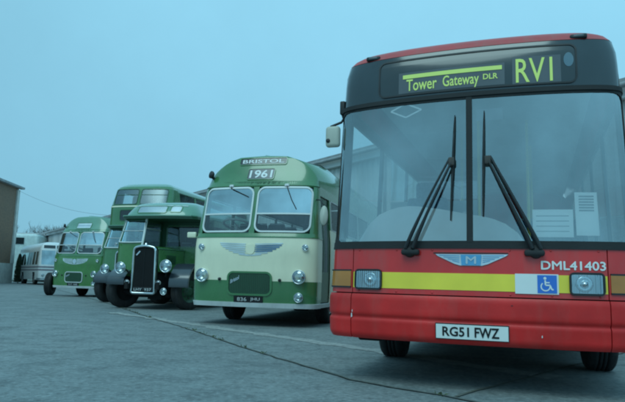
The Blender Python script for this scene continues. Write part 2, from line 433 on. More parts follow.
        for i in range(n):
            j = (i + 1) % n
            F.append((4 * i, 4 * i + 1, 4 * j + 1, 4 * j)); G.append((4 * i + 1, 4 * i + 3, 4 * j + 3, 4 * j + 1)); G.append((4 * i, 4 * j, 4 * j + 2, 4 * i + 2))
        mb.add(V, F, mat, True); mb.add(V, G, mat)
    def decal(s, mb, poly, mat, off=.004, th=.003):
        """flat-cut shape laid on the surface; poly in (s, z)"""
        n = len(poly); O = [s.P(a, z, off) for a, z in poly]; I = [s.P(a, z, off - th) for a, z in poly]
        mb.add(O + I, [tuple(range(n))] + [(i, n + i, n + (i + 1) % n, (i + 1) % n) for i in range(n)], mat)
    def text(s, mb, txt, s0, s1, z0, z1, mat, off=.006, bold=0, slope=0, shear=0):
        V, F = text_mesh(txt, bold)
        if 'M' in txt or 'W' in txt: V, F = text_mesh(txt, 0)
        xs = [q[0] for q in V]; ys = [q[1] for q in V]; x0, x1, y0, y1 = min(xs), max(xs), min(ys), max(ys)
        pts = []
        for q in V:
            u = (q[0] - x0) / (x1 - x0); v = (q[1] - y0) / (y1 - y0)
            pts.append(s.P(s0 + (s1 - s0) * u + shear * v, z0 + (z1 - z0) * v + slope * u, off))
        mb.add(pts, F, mat)
        if 'M' in txt or 'W' in txt:
            for k, (dx, dz) in enumerate(((.0022, 0), (-.0022, 0), (0, .0022), (0, -.0022))):
                mb.add([q + (s.P(s0 + dx, z0 + dz) - s.P(s0, z0)) + s.N(s0, z0) * (.0003 * (k + 1)) for q in pts], F, mat)
    def rear(s, mb, z0, z1, mat, off=0):
        zl = [z0 + (z1 - z0) * i / 10 for i in range(11)]
        V = []
        for z in zl:
            h = s.tab(s.hw, z); V += [(-h, s.L + off, z), (h, s.L + off, z)]
        mb.add(V, [(2 * i, 2 * i + 1, 2 * i + 3, 2 * i + 2) for i in range(10)], mat)
_tm = {}
def text_mesh(txt, bold=0):
    k = (txt, bold)
    if k in _tm: return _tm[k]
    c = bpy.data.curves.new('t', 'FONT'); c.body = txt; c.size = 1; c.resolution_u = 3; c.offset = bold
    o = bpy.data.objects.new('t', c); COL.objects.link(o)
    dg = bpy.context.evaluated_depsgraph_get(); dg.update()
    me = bpy.data.meshes.new_from_object(o.evaluated_get(dg))
    V = [tuple(q.co) for q in me.vertices]; F = [tuple(f.vertices) for f in me.polygons]
    bpy.data.objects.remove(o); bpy.data.curves.remove(c); bpy.data.meshes.remove(me)
    _tm[k] = (V, F); return _tm[k]
class Flat(Body):
    """a flat plane X/Z at a given D, for text and plates on flat faces"""
    def __init__(s, D, tilt=0): s.D = D; s.tilt = tilt
    def S(s, a, z): return Vector((a, s.D + s.tilt * z, z))
    def N(s, a, z): return Vector((0, -1, 0))

def wheel(parent, x, D, rad, w, steer=0, rim='dull_chrome', twin=False, rimr=.56):
    mb = MB(); sx = 1 if x > 0 else -1
    hw_ = w / 2
    prof = [(rad * .6, -hw_ * .8), (rad * .72, -hw_), (rad * .92, -hw_), (rad * .985, -hw_ * .82), (rad, -hw_ * .55)]
    for g in (-.3, 0, .3): prof += [(rad, hw_ * (g - .05)), (rad * .975, hw_ * (g - .04)), (rad * .975, hw_ * (g + .04)), (rad, hw_ * (g + .05))]
    prof += [(rad, hw_ * .55), (rad * .985, hw_ * .82), (rad * .92, hw_), (rad * .72, hw_), (rad * .6, hw_ * .8)]
    mb.lathe((0, 0, 0), (1, 0, 0), prof, 'tyre_rubber', 40)
    o = mb.build('wheel', parent, (x, D, rad)); o.rotation_euler = (0, 0, steer)
    rb = MB()
    rb.lathe((0, 0, 0), (sx, 0, 0), [(rad * .62, hw_ * .8), (rad * .56, hw_ * .72), (rad * .5, hw_ * .3), (rad * .24, hw_ * .25), (rad * .22, hw_ * .75), (rad * .1, hw_ * .85), (0.001, hw_ * .85)], rim, 24)
    rb.lathe((0, 0, 0), (-sx, 0, 0), [(rad * .62, hw_ * .8), (rad * .5, hw_ * .2), (0.001, hw_ * .2)], 'underside', 24)
    for k in range(8):
        a = k * math.pi / 4
        rb.lathe((sx * hw_ * .28, rad * .36 * math.cos(a), rad * .36 * math.sin(a)), (sx, 0, 0), [(.018, 0), (.018, .03), (.001, .03)], 'rust_iron', 8)
    rb.build('rim', o)
    return o
def round_lamp(name, parent, c, rad, depth=.12, axis=(0, -1, 0), rim='chrome', sub=True):
    mb = MB(); ax = Vector(axis).normalized()
    mb.lathe(Vector(c) - ax * depth, ax, [(.001, 0), (rad * .45, .01), (rad * .8, depth * .4), (rad, depth * .85), (rad * 1.04, depth), (rad * .98, depth * 1.1), (rad * .9, depth * 1.02)], rim, 28)
    mb.lathe(Vector(c) - ax * depth, ax, [(rad * .9, depth * .98), (rad * .7, depth * .7), (rad * .3, depth * .45), (.001, depth * .42)], 'chrome', 28)
    mb.lathe(Vector(c) - ax * depth * .55, ax, [(rad * .16, 0), (rad * .16, .03), (.001, .05)], 'lens_glass', 12)
    o = mb.build(name, parent)
    g = MB(); g.lathe(Vector(c) - ax * depth, ax, [(rad * .92, depth * 1.0), (rad * .75, depth * 1.16), (rad * .4, depth * 1.27), (.001, depth * 1.3)], 'lamp_glass', 28)
    g.build('lens', o)
    return o
def seats(parent, rows, xs, zf, mat, w=.42):
    for D in rows:
        for x in xs:
            mb = MB()
            mb.box((x, D, zf + .45), (w, .42, .12), mat, bev=.03)
            mb.box((x, D + .24, zf + .78), (w, .10, .62), mat, rx=-.12, bev=.035)
            mb.tube([(x - w * .45, D + .29, zf + 1.06), (x - w * .42, D + .3, zf + 1.11), (x + w * .42, D + .3, zf + 1.11), (x + w * .45, D + .29, zf + 1.06)], .014, 'dull_chrome', 6)
            mb.box((x, D, zf + .2), (.08, .3, .4), 'trim_dark')
            mb.build('passenger_seat', parent)
def steering_wheel(parent, c, rad, tilt, mat='trim_dark'):
    mb = MB(); M = Matrix.Rotation(tilt, 3, 'X'); c = Vector(c)
    pts = [c + M @ Vector((rad * math.cos(a), rad * math.sin(a), 0)) for a in np.linspace(0, 2 * math.pi, 29)[:-1]]
    mb.tube(pts, .021, mat, 8, True)
    for a in (0, math.pi * .5, math.pi, math.pi * 1.5): mb.tube([c - M @ Vector((0, 0, .03)), c + M @ Vector((rad * math.cos(a), rad * math.sin(a), 0))], .009, mat, 6)
    mb.tube([c, c - M @ Vector((0, 0, .6))], .03, mat, 8)
    return mb.build('steering_wheel', parent)

# ------------------------------------------------------------------ ground
def sheet(name, pts, z, mat, sub=None):
    mb = MB(); mb.add([(x, y, z) for x, y in pts], [tuple(range(len(pts)))], mat)
    return mb.build(name, kind='structure')
sheet('yard_ground', [(-400, -300), (400, -300), (400, 600), (-400, 600)], 0, 'yard_asphalt')
JOINT = [(-21.5, 48), (-9.2, 24.5), (-5.6, 17.4), (-3.32, 12.62), (-2.35, 10.75), (-1.70, 9.45), (-1.13, 8.2), (-.53, 6.99), (-.04, 6.05), (.36, 5.31), (.70, 4.95), (1.01, 4.67), (1.55, 4.05), (2.3, 3.1), (3.6, 1.4), (6.0, -2.0)]
sheet('concrete_apron', JOINT + [(14, -2), (14, 6), (-36, 78), (-40, 75)], .004, 'apron_concrete')
def strip(name, line, w, z, mat, jit=.0, seed=1):
    rnd = random.Random(seed); P = []
    for a, b in zip(line[:-1], line[1:]):
        L = math.dist(a, b); n = max(1, int(L / .18))
        for k in range(n): P.append((a[0] + (b[0] - a[0]) * k / n, a[1] + (b[1] - a[1]) * k / n))
    P.append(line[-1]); V = []
    for i, q in enumerate(P):
        a, b = P[max(0, i - 1)], P[min(len(P) - 1, i + 1)]; t = Vector((b[0] - a[0], b[1] - a[1])).normalized(); n = Vector((-t.y, t.x))
        sh = rnd.uniform(-jit, jit); w1 = w / 2 * rnd.uniform(1 - jit * 8, 1 + jit * 8); w2 = w / 2 * rnd.uniform(1 - jit * 8, 1 + jit * 8)
        V += [(q[0] + n.x * (w1 + sh), q[1] + n.y * (w1 + sh), z), (q[0] - n.x * (w2 - sh), q[1] - n.y * (w2 - sh), z)]
    mb = MB(); mb.add(V, [(2 * i, 2 * i + 1, 2 * i + 3, 2 * i + 2) for i in range(len(P) - 1)], mat)
    mb.build(name, kind='structure'); return P
JP = strip('expansion_joint', JOINT[:-1], .024, .012, 'joint_filler', .016, 3)
strip('worn_concrete_strip', [(-4.6, 14.1), (-2.7, 11.8), (-.94, 9.68), (.88, 7.49), (2.3, 5.7)], .26, .008, 'worn_strip', .05, 5)
strip('cross_joint', [(1.1, 4.6), (1.75, 5.35), (2.6, 6.3), (5.2, 9.2)], .03, .0125, 'joint_filler', .012, 8)
wb = MB()
for q in JP:
    d = math.hypot(*q)
    if d > 18 or q[1] < 3.4: continue
    if random.random() < .16:
        for k in range(random.randint(3, 10)):
            x, y = q[0] + random.gauss(0, .022), q[1] + random.gauss(0, .035); h = random.uniform(.008, .032); a = random.uniform(0, 6.28); l = random.uniform(.01, .03); w = .006
            dx, dy = math.cos(a), math.sin(a)
            wb.add([(x - dy * w, y + dx * w, .012), (x + dy * w, y - dx * w, .012), (x + dx * l * .5, y + dy * l * .5, .012 + h), (x + dx * l * 1.3, y + dy * l * 1.3, .012 + h * .75)], [(0, 1, 2), (1, 3, 2)], 'weed')
wb.build('weeds', kind='stuff')

# ------------------------------------------------------------------ long shed behind the row
SH0, SH1 = Vector((12.2, 8.9)), Vector((-36.4, 79.6))
sdv = (SH1 - SH0); SL = sdv.length; srz = math.atan2(sdv.y, sdv.x)   # local X runs along the wall, away; local -Y is the yard side? checked below
shed = thing('long_shed', 'long grey metal-clad shed with a gutter under its eaves behind the row of buses', 'shed', (SH0.x, SH0.y, 0), srz)
# local +Y = left of travel (towards the yard/camera side)
mb = MB(); V = []; per = .32; n = int(SL / per)
for i in range(n):
    for dx, dy in ((0, 0), (.10, 0), (.15, .045), (.27, .045)): V += [(i * per + dx, dy, 1.1), (i * per + dx, dy, 5.75)]
V += [(SL, 0, 1.1), (SL, 0, 5.75)]
mb.add(V, [(2 * i, 2 * i + 2, 2 * i + 3, 2 * i + 1) for i in range(len(V) // 2 - 1)], 'shed_cladding')
for x in (0, SL): mb.box((x, -8, 3), (.2, 16, 6), 'shed_cladding')
mb.box((SL / 2, -16, 3), (SL, .2, 6), 'shed_cladding')
mb.build('wall', shed)
mb = MB(); mb.box((SL / 2, .02, .55), (SL, .2, 1.1), 'plinth_paint'); mb.build('plinth', shed)
mb = MB(); mb.add([(-.4, .35, 6.08), (SL + .4, .35, 6.08), (SL + .4, -8, 7.4), (-.4, -8, 7.4), (-.4, -16.3, 6.08), (SL + .4, -16.3, 6.08), (-.4, .35, 6.2), (SL + .4, .35, 6.2), (SL + .4, -8, 7.52), (-.4, -8, 7.52), (-.4, -16.3, 6.2), (SL + .4, -16.3, 6.2)],
       [(0, 1, 2, 3), (3, 2, 5, 4), (6, 7, 8, 9), (9, 8, 11, 10), (0, 1, 7, 6), (4, 5, 11, 10), (0, 3, 9, 6), (3, 4, 10, 9), (1, 2, 8, 7), (2, 5, 11, 8)], 'roof_sheet')
mb.build('roof', shed)
mb = MB(); mb.box((SL / 2, .16, 5.86), (SL + .5, .2, .3), 'shed_cladding'); mb.build('fascia', shed)
mb = MB(); mb.tube([(-.3, .42, 6.0), (SL + .3, .42, 6.0)], .075, 'roof_sheet', 10); mb.build('gutter', shed)
for x in (4.5, 16.5, 28, 40, 52, 66, 80):
    mb = MB(); mb.tube([(x, .36, 5.95), (x, .16, 5.55), (x, .14, .2)], .05, 'roof_sheet', 8); mb.build('downpipe', shed)

# ------------------------------------------------------------------ brick building at the left
bld = thing('brick_building', 'tall brown brick building with overhanging eaves and pale plinth at the left edge', 'building', (-28.1, 56.35, 0), R(5))
mb = MB(); mb.box((-6, -16, 5.42), (12, 32, 7.24), 'brickwork'); mb.build('wall', bld)
mb = MB(); mb.box((-6, -16, .9), (12.16, 32.16, 1.8), 'plinth_paint'); mb.build('plinth', bld)
mb = MB(); mb.box((.06, -.25, 5.3), (.14, .55, 6.98), 'plinth_paint'); mb.build('corner_pilaster', bld)
mb = MB()
mb.add([(.42, .35, 8.92), (.42, -32.6, 8.92), (-6, -32.6, 11.3), (-6, .35, 11.3), (-12.4, .35, 8.92), (-12.4, -32.6, 8.92), (.42, .35, 9.10), (.42, -32.6, 9.10), (-6, -32.6, 11.5), (-6, .35, 11.5), (-12.4, .35, 9.10), (-12.4, -32.6, 9.10)],
       [(0, 1, 2, 3), (3, 2, 5, 4), (6, 7, 8, 9), (9, 8, 11, 10), (0, 1, 7, 6), (4, 5, 11, 10), (0, 3, 9, 6), (3, 4, 10, 9), (1, 2, 8, 7), (2, 5, 11, 8)], 'roof_sheet')
mb.build('roof', bld)
mb = MB(); mb.box((.22, -16, 8.93), (.34, 32.6, .05), 'roof_sheet'); mb.build('eaves', bld)

# pale distant building
pb = thing('pale_building', 'pale flat-roofed building with a dark window strip beyond the white bus', 'building', (-33.0, 70, 0), R(12))
mb = MB(); mb.box((-3.6, 3, 2.8), (9, 6, 5.6), 'pale_bus', bev=.35); mb.build('wall', pb)
mb = MB(); mb.box((-4.2, -.02, 4.72), (7.0, .08, .75), 'black_gloss'); mb.build('window', pb)
mb = MB(); mb.box((-3.6, 3, 5.62), (8.7, 5.6, .12), 'white_bus'); mb.build('roof', pb)

# bare trees far away
def tree(loc, h, seed, label):
    rnd = random.Random(seed)
    t = thing('bare_tree', label, 'tree', loc, 0, 'bare trees beyond the yard')
    tr = MB(); cr_ = MB()
    tr.tube([(0, 0, 0), (.05, 0, h * .2), (.0, .05, h * .42), (.1, 0, h * .75)], [h * .032, h * .028, h * .022, h * .008], 'bark', 8)
    def branch(a, d, l, rad, dep):
        b = a + d * l; mid = (a + b) / 2 + Vector((rnd.uniform(-1, 1), rnd.uniform(-1, 1), rnd.uniform(-.3, .6))) * l * .1
        cr_.tube([a, mid, b], [rad, rad * .8, rad * .5], 'bark', 4)
        if dep > 0:
            for k in range(4):
                f = rnd.uniform(.4, 1); q = a + (b - a) * f
                nd = (d + Vector((rnd.uniform(-1, 1), rnd.uniform(-1, 1), rnd.uniform(-.35, .8))) * .8).normalized()
                branch(q, nd, l * rnd.uniform(.5, .72), rad * .55, dep - 1)
    for k in range(13):
        z = h * rnd.uniform(.3, .74); a = rnd.uniform(0, 6.28)
        branch(Vector((0, 0, z)), Vector((math.cos(a), math.sin(a), rnd.uniform(.5, 1.3))).normalized(), h * rnd.uniform(.18, .30), h * .0075, 3)
    tr.build('trunk', t); cr_.build('crown', t)
tree((-44.6, 92, 0), 8.2, 1, 'bare twiggy tree beside the brick building, leftmost of the far trees')
tree((-42.0, 96, 0), 8.6, 2, 'bare twiggy tree rising above the pale flat-roofed building')
tree((-40.5, 92, 0), 8.4, 3, 'bare twiggy tree just left of the end of the long shed')
tree((-45.5, 104, 0), 9.2, 5, 'thin bare tree farthest off, between the brick building and the shed')

# narrow dark bush by the corner of the brick building
bs = thing('narrow_bush', 'narrow dark green bush between the brick building and the white bus', 'bush', (-27.35, 56.2, 0))
tr = MB(); tr.tube([(0, 0, 0), (.02, .01, 1.6)], [.05, .02], 'bark', 6); tr.build('trunk', bs)
lf = MB(); rnd = random.Random(4)
for k in range(3200):
    z = rnd.uniform(.12, 2.7); rr_ = .36 * (1 - (z / 2.9) ** 3) * math.sqrt(rnd.random()); a = rnd.uniform(0, 6.28); c = Vector((rr_ * math.cos(a), rr_ * math.sin(a), z))
    u = Vector((rnd.uniform(-1, 1), rnd.uniform(-1, 1), rnd.uniform(-1, 1))).normalized() * .07; w = u.orthogonal().normalized() * .035
    lf.add([c - u, c + w, c + u, c - w], [(0, 1, 2, 3)], 'leaf_dark')
lf.build('foliage', bs)

# overhead cable
cb_ = MB(); A_, B_ = Vector((-27.6, 55.5, 8.6)), Vector((-18.6, 53.6, 6.35))
cb_.tube([A_.lerp(B_, k / 16) - Vector((0, 0, 1.0 * 4 * (k / 16) * (1 - k / 16) * .45)) for k in range(17)], 0.010, 'cable_grey', 6)
cb_.build('overhead_cable', label='thin dark cable sagging from the brick building to the long shed', category='cable')

# ------------------------------------------------------------------ red low-floor bus
RED = thing('red_bus', 'large red single-decker bus with RV1 route display and yellow stripe, nearest the camera', 'bus', (1.244 + .02, 4.754 - .01, 0), R(-20.72))
LB = 8.9
B = Body(LB, [(.3, 1.225), (.75, 1.232), (1.1, 1.225), (1.25, 1.205), (2.1, 1.17), (2.6, 1.152), (2.76, 1.142), (2.84, 1.118), (2.895, 1.07), (2.945, .99), (2.98, .87), (3.002, .64), (3.012, .3), (3.016, .002)],
         [(.3, .06), (.4, .0), (.6, -.02), (1.1, .0), (1.2, .0), (2.4, .04), (2.7, .055), (2.84, .09), (2.9, .13), (2.95, .21), (2.99, .38), (3.012, .62), (3.016, .9)], A=.25, n=5.5, bow=.13)
J = lambda z: B.sD(.75)(z)
E_ = lambda D: (lambda z: B.sD(D)(z)); M_ = lambda D: (lambda z: -B.sD(D)(z))
# bumper: centre and two corner pieces, with a shallow groove along it
def boff(z):
    o = .022 * min(1, (z - .37) / .05)
    if z > .70: o *= max(.25, 1 - ((z - .70) / .055) ** 2 * .8)
    o -= .016 * math.exp(-((z - .555) / .014) ** 2)
    return o
zl = list(np.linspace(.375, .745, 30))
body = MB(); bump = MB()
B.patch(bump, -.998, .998, 0, 0, 'red_bumper', boff, .03, zl=zl)
B.patch(bump, 1.006, E_(1.1), 0, 0, 'red_bumper', boff, .03, zl=zl, ns=26)
B.patch(bump, M_(1.1), -1.006, 0, 0, 'red_bumper', boff, .03, zl=zl, ns=26)
# front panel, corners, sides
zl = list(np.linspace(.755, 1.13, 14))
B.patch(body, -.998, .998, 0, 0, 'red_paint', 0, .03, zl=zl)
B.patch(body, 1.006, J, 0, 0, 'red_paint', 0, .03, zl=zl, ns=26); B.patch(body, lambda z: -J(z), -1.006, 0, 0, 'red_paint', 0, .03, zl=zl, ns=26)
B.patch(body, lambda z: -J(z), J, .40, 1.13, 'underside', -.035, .02, ns=60)
for sg in (1, -1):
    f = lambda D, sg=sg: (lambda z: sg * B.sD(D)(z))
    for a, b in ((.752, 1.56), (2.66, 6.0), (7.1, LB)):
        B.patch(body, f(a), f(b), .36, 1.13, 'red_paint', 0, .03, ns=6)
    for a, b in ((1.56, 2.66), (6.0, 7.1)):
        B.patch(body, f(a), f(b), 1.0, 1.13, 'red_paint', 0, .03, ns=6)
        arch = MB()
        arch.tube([(sg * 1.225, (a + b) / 2 + .55 * math.cos(t), .455 + .55 * math.sin(t)) for t in np.linspace(-.1, math.pi + .1, 26)], .022, 'black_rubber', 6)
        arch.build('wheel_arch', RED)
    B.patch(body, f(.75), f(LB), 1.135, 1.25, 'black_gloss', 0, .03, ns=8)
    B.patch(body, f(.46), f(LB), 2.36, 2.48, 'black_gloss', 0, .03, ns=10)
    B.patch(body, f(.75), f(LB), 2.48, 2.845, 'red_paint', 0, .03, ns=10)
    Ds = [.46, 1.70, 3.1, 4.55, 6.0, 7.45, 8.75]
    for i, D in enumerate(Ds): B.patch(body, f(D - .04), f(D + .04), 1.25, 2.36, 'black_gloss', 0, .03, ns=3)
    for a, b in zip(Ds[:-1], Ds[1:]):
        w = MB(); B.patch(w, f(a + .04), f(b - .04), 1.25, 2.36, 'side_glass', -.01, 0, ns=6); w.build('side_window', RED)
B.rear(body, .4, 2.98, 'red_paint')
for a_, z_, w_, h_ in ((-.992, .565, .006, .020), (-.986, .60, .003, .010), (.31, .69, .008, .003), (.52, .47, .004, .010)):
    B.decal(bump, [(a_ - w_, z_ - h_), (a_ + w_, z_ - h_ * .6), (a_ + w_ * .7, z_ + h_), (a_ - w_ * .6, z_ + h_ * .8)], 'white_vinyl' if w_ < .008 else 'black_plastic', .026, .002)
for a_ in (-.94, -.6, -.3, .3, .6, .94):
    for z_ in (.772, 1.115):
        c = B.P(a_, z_, .0); body.lathe(c, B.N(a_, z_), [(.008, 0), (.008, .003), (.001, .0045)], 'red_paint', 8)
body.build('body', RED); bump.build('bumper', RED)
# dark surround over the windscreen, roof
hd = MB()
B.patch(hd, lambda z: -J(z), J, 2.435, 2.835, 'black_gloss', 0, .03, ns=70)
B.patch(hd, lambda z: -J(z), J, 2.393, 2.43, 'black_rubber', .018, .04, ns=70)
hd.build('header_panel', RED)
rf = MB()
zr = [2.84, 2.865, 2.89, 2.915, 2.935, 2.955, 2.972, 2.985, 2.996, 3.006, 3.012, 3.016]
sl = lambda z: np.concatenate([np.linspace(-B.sD(LB)(z), -J(z), 6)[:-1], np.linspace(-J(z), J(z), 60), np.linspace(J(z), B.sD(LB)(z), 6)[1:]])
B.patch(rf, 0, 0, 0, 0, 'roof_red', 0, .02, slist=sl, zl=zr)
B.patch(rf, 0, 0, 0, 0, 'ceiling_cream', -.12, 0, slist=sl, zl=[2.70, 2.80, 2.9, 2.96, 2.99, 3.006, 3.016])
rf.build('roof', RED)
for x in (-.86, .86):
    l = MB(); q = B.P(x, 2.862, .004); l.box(q, (.13, .045, .04), 'black_plastic', bev=.014); o = l.build('marker_lamp', RED)
    g = MB(); g.box(q + Vector((0, -.018, 0)), (.08, .02, .022), 'display_panel', bev=.006); g.build('lens', o)
# windscreen: two panes, rubber, centre pillar
SW = 1.262
for a, b in ((-SW, -.022), (.022, SW)):
    g = MB(); B.patch(g, a, b, 1.175, 2.385, 'windscreen_glass', 0, 0, rc=.0, ns=40, zl=list(np.linspace(1.172, 2.388, 14))); g.build('windscreen', RED)
wr = MB(); B.ring(wr, -SW + .035, SW - .035, 1.185, 2.372, .11, .05, 'black_rubber', .008, .02); wr.build('windscreen_seal', RED)
wr = MB(); B.patch(wr, -1.3, 1.3, 1.128, 1.19, 'black_rubber', .01, .03, ns=60); wr.build('windscreen_sill', RED)
wr = MB(); B.patch(wr, -.024, .024, 1.18, 2.40, 'black_rubber', .012, .03, ns=3); wr.build('windscreen_pillar', RED)
for sg in (1, -1):
    wr = MB(); B.patch(wr, lambda z: sg * (SW - .012), lambda z: sg * B.sD(.47)(z), 1.14, 2.40, 'black_gloss', .004, .03, ns=8); wr.build('corner_pillar', RED)
# destination display
dp = MB()
B.patch(dp, -.775, .825, 2.468, 2.782, 'display_black', .004, .004, rc=.05, ns=40)
B.ring(dp, -.775, .825, 2.468, 2.782, .05, .014, 'black_plastic', .010, .012)
B.patch(dp, -.60, .285, 2.476, 2.665, 'display_panel', .0055, .001, ns=20)
B.patch(dp, .345, .715, 2.470, 2.70, 'display_panel', .0055, .001, ns=10)
do = dp.build('destination_display', RED)
tx = MB()
B.patch(tx, -.562, .265, 2.606, 2.642, 'display_yellow', .009, .002, ns=30, nz=2)
B.text(tx, 'Tower', -.530, -.265, 2.492, 2.598, 'display_yellow', .009, .012)
B.text(tx, 'Gateway', -.215, .082, 2.470, 2.596, 'display_yellow', .009, .012)
B.text(tx, 'DLR', .115, .232, 2.530, 2.578, 'display_yellow', .009, .02)
B.text(tx, 'RV1', .372, .652, 2.478, 2.683, 'display_yellow', .009, .006)
tx.build('lettering', do)
fl = MB(); B.decal(fl, [(.775 + .038 * math.cos(a), 2.655 + .06 * math.sin(a)) for a in np.linspace(0, 6.28, 17)[:-1]], 'faint_logo', .0065); fl.build('sticker', do)
# yellow stripe with the accessibility sticker
st = MB(); B.patch(st, -.995, .995, .797, .930, 'yellow_film', .004, .003, ns=50); st.build('yellow_stripe', RED)
sk = MB(); B.patch(sk, .336, .648, .784, .936, 'white_vinyl', .008, .003, ns=8); so = sk.build('accessibility_sticker', RED)
s2 = MB(); B.patch(s2, .497, .635, .792, .928, 'blue_vinyl', .011, .002, ns=5)
cx, cz = .566, .86
def line(mb, pts, w, mat, off):
    for (a, b), (c, d) in zip(pts[:-1], pts[1:]):
        l = math.hypot(c - a, d - b); nx, nz = -(d - b) / l * w / 2, (c - a) / l * w / 2
        B.decal(mb, [(a + nx, b + nz), (a - nx, b - nz), (c - nx, d - nz), (c + nx, d + nz)], mat, off, .001)
line(s2, [(cx - .012 + .032 * math.cos(a), cz - .018 + .032 * math.sin(a)) for a in np.linspace(R(130), R(390), 12)], .009, 'white_vinyl', .013)
line(s2, [(cx - .014, cz + .030), (cx - .012, cz - .008), (cx + .02, cz - .008), (cx + .034, cz - .042), (cx + .044, cz - .038)], .011, 'white_vinyl', .0133)
line(s2, [(cx - .012, cz + .012), (cx + .018, cz + .012)], .009, 'white_vinyl', .0136)
B.decal(s2, [(cx - .015 + .011 * math.cos(a), cz + .044 + .011 * math.sin(a)) for a in np.linspace(0, 6.28, 11)[:-1]], 'white_vinyl', .013)
s2.build('wheelchair_symbol', so)
# headlights and indicators
for sg in (-1, 1):
    a, b = (.735, .962) if sg > 0 else (-.962, -.735)
    h = MB(); B.patch(h, a - .008, b + .008, .782, .950, 'black_plastic', .012, .012, rc=.03, ns=10)
    B.ring(h, a, b, .792, .942, .025, .012, 'black_plastic', .022, .02)
    B.patch(h, a + .004, b - .004, .797, .936, 'dull_chrome', .013, 0, ns=14)
    for k in range(1, 4): B.patch(h, a + (b - a) * k / 4 - .002, a + (b - a) * k / 4 + .002, .80, .934, 'display_panel', .0145, .001, ns=2)
    o = h.build('headlight', RED)
    c = B.P((a + b) / 2 - sg * .02, .867, .014); nn = B.N((a + b) / 2, .867)
    q = MB(); q.lathe(c, nn, [(.062, .0), (.058, .006), (.04, .002), (.018, .001), (.016, .012), (.001, .016)], 'chrome', 24); q.build('reflector', o)
    q = MB(); B.patch(q, a + .004, b - .004, .796, .938, 'fluted_glass', .021, 0, ns=8, rc=.02); q.build('lens', o)
    fa = lambda z, sg=sg: sg * 1.018; fb = lambda z, sg=sg: sg * B.sD(.52)(z)
    q = MB(); B.patch(q, fa if sg > 0 else fb, fb if sg > 0 else fa, .805, .938, 'amber_lens', .010, .012, ns=16)
    for zz in (.80, .943): B.patch(q, fa if sg > 0 else fb, fb if sg > 0 else fa, zz - .006, zz + .006, 'black_plastic', .012, .012, ns=16)
    q.build('indicator', RED)
# winged badge
bd = MB()
B.decal(bd, [(-.272, 1.083), (-.255, 1.068), (-.12, 1.005), (-.075, .992), (.09, .992), (.135, 1.005), (.27, 1.068), (.29, 1.083)], 'badge_silver', .008, .006)
bd2 = bd.build('winged_badge', RED)
bd = MB(); B.decal(bd, [(-.065, .994), (.082, .994), (.088, 1.078), (-.072, 1.078)], 'badge_blue', .011, .002); B.text(bd, 'M', -.03, .046, 1.008, 1.064, 'badge_silver', .013, .008)
for k in range(4):
    for sg in (-1, 1): line(bd, [(.008 + sg * .09, 1.07 - k * .017), (.008 + sg * (.25 - k * .035), 1.074 - k * .014)], .004, 'badge_blue', .0105)
bd.build('emblem', bd2)
q = MB(); line(q, [(-.29 + .058 * k, 1.092) for k in range(11)], .008, 'black_plastic', .006); q.build('badge_moulding', RED)
# number plate
pl = MB(); B.patch(pl, -.268, .286, .418, .540, 'black_plastic', .034, .02, ns=6); B.patch(pl, -.262, .280, .424, .534, 'plate_white', .037, .002, ns=6); po = pl.build('registration_plate', RED)
pl = MB(); B.text(pl, 'RG51', -.212, -.008, .443, .517, 'plate_black', .040, .022); B.text(pl, 'FWZ', .035, .212, .443, .517, 'plate_black', .040, .022); pl.build('lettering', po)
fn = MB(); B.text(fn, 'DML41403', .528, .985, .972, 1.036, 'white_vinyl', .006, .006); fn.build('fleet_number', RED)
# wipers
for piv, jnt, top, bot in (((-.484, 1.10), (-.137, 1.835), (-.112, 2.235), (-.147, 1.352)), ((.49, 1.10), (.148, 1.835), (.122, 2.255), (.106, 1.382))):
    w = MB(); sg = -1 if piv[0] < 0 else 1
    c = B.P(*piv, .03); w.lathe(c - Vector((0, -.05, 0)), (0, -1, .15), [(.05, 0), (.052, .04), (.042, .07), (.001, .08)], 'black_rubber', 18)
    w.box(B.P(piv[0] - sg * .01, piv[1] - .005, .03), (.15, .06, .05), 'black_rubber', bev=.02)
    for dx in (-.025, .035):
        pts = [B.P(piv[0] + dx + (jnt[0] - piv[0]) * k / 6 - dx * .5 * k / 6, piv[1] + .03 + (jnt[1] - piv[1]) * k / 6, .05 + .035 * math.sin(k / 6 * 3.1)) for k in range(7)]
        w.tube(pts, [.017, .016, .013, .011, .010, .009, .009], 'black_plastic', 8)
    w.box(B.P(*jnt, .05), (.05, .03, .07), 'rust_iron', bev=.01)
    o = w.build('wiper', RED)
    w = MB(); n = 10
    w.tube([B.P(bot[0] + (top[0] - bot[0]) * k / n, bot[1] + (top[1] - bot[1]) * k / n, .022) for k in range(n + 1)], [.006, .008, .010, .011, .012, .013, .012, .011, .010, .008, .004], 'black_rubber', 6)
    for (u, v) in ((.2, .45), (.55, .82)):
        w.tube([B.P(bot[0] + (top[0] - bot[0]) * k, bot[1] + (top[1] - bot[1]) * k, o_) for k, o_ in ((u, .024), ((u + v) / 2, .045), (v, .024))], .007, 'black_plastic', 6)
    w.build('wiper_blade', o)
# mirror on its cranked arm
for sg in (-1,):
    w = MB(); a0 = Vector((sg * 1.178, .30, 2.46))
    w.box(a0, (.05, .07, .13), 'black_plastic', bev=.012)
    w.tube([a0 + Vector((sg * .01, -.01, -.04)), (sg * 1.172, .30, 2.36), (sg * 1.19, .29, 2.325), (sg * 1.285, .27, 2.285), (sg * 1.298, .26, 2.265), (sg * 1.30, .26, 2.16)], .012, 'black_plastic', 8)
    o = w.build('mirror_arm', RED)
    w = MB(); w.box((sg * 1.255, .245, 2.178), (.138, .07, .20), 'mirror_shell', bev=.03)
    w.lathe((sg * 1.292, .215, 2.135), (0, -1, 0), [(.02, 0), (.02, .012), (.001, .014)], 'black_plastic', 10)
    w.build('mirror', o)
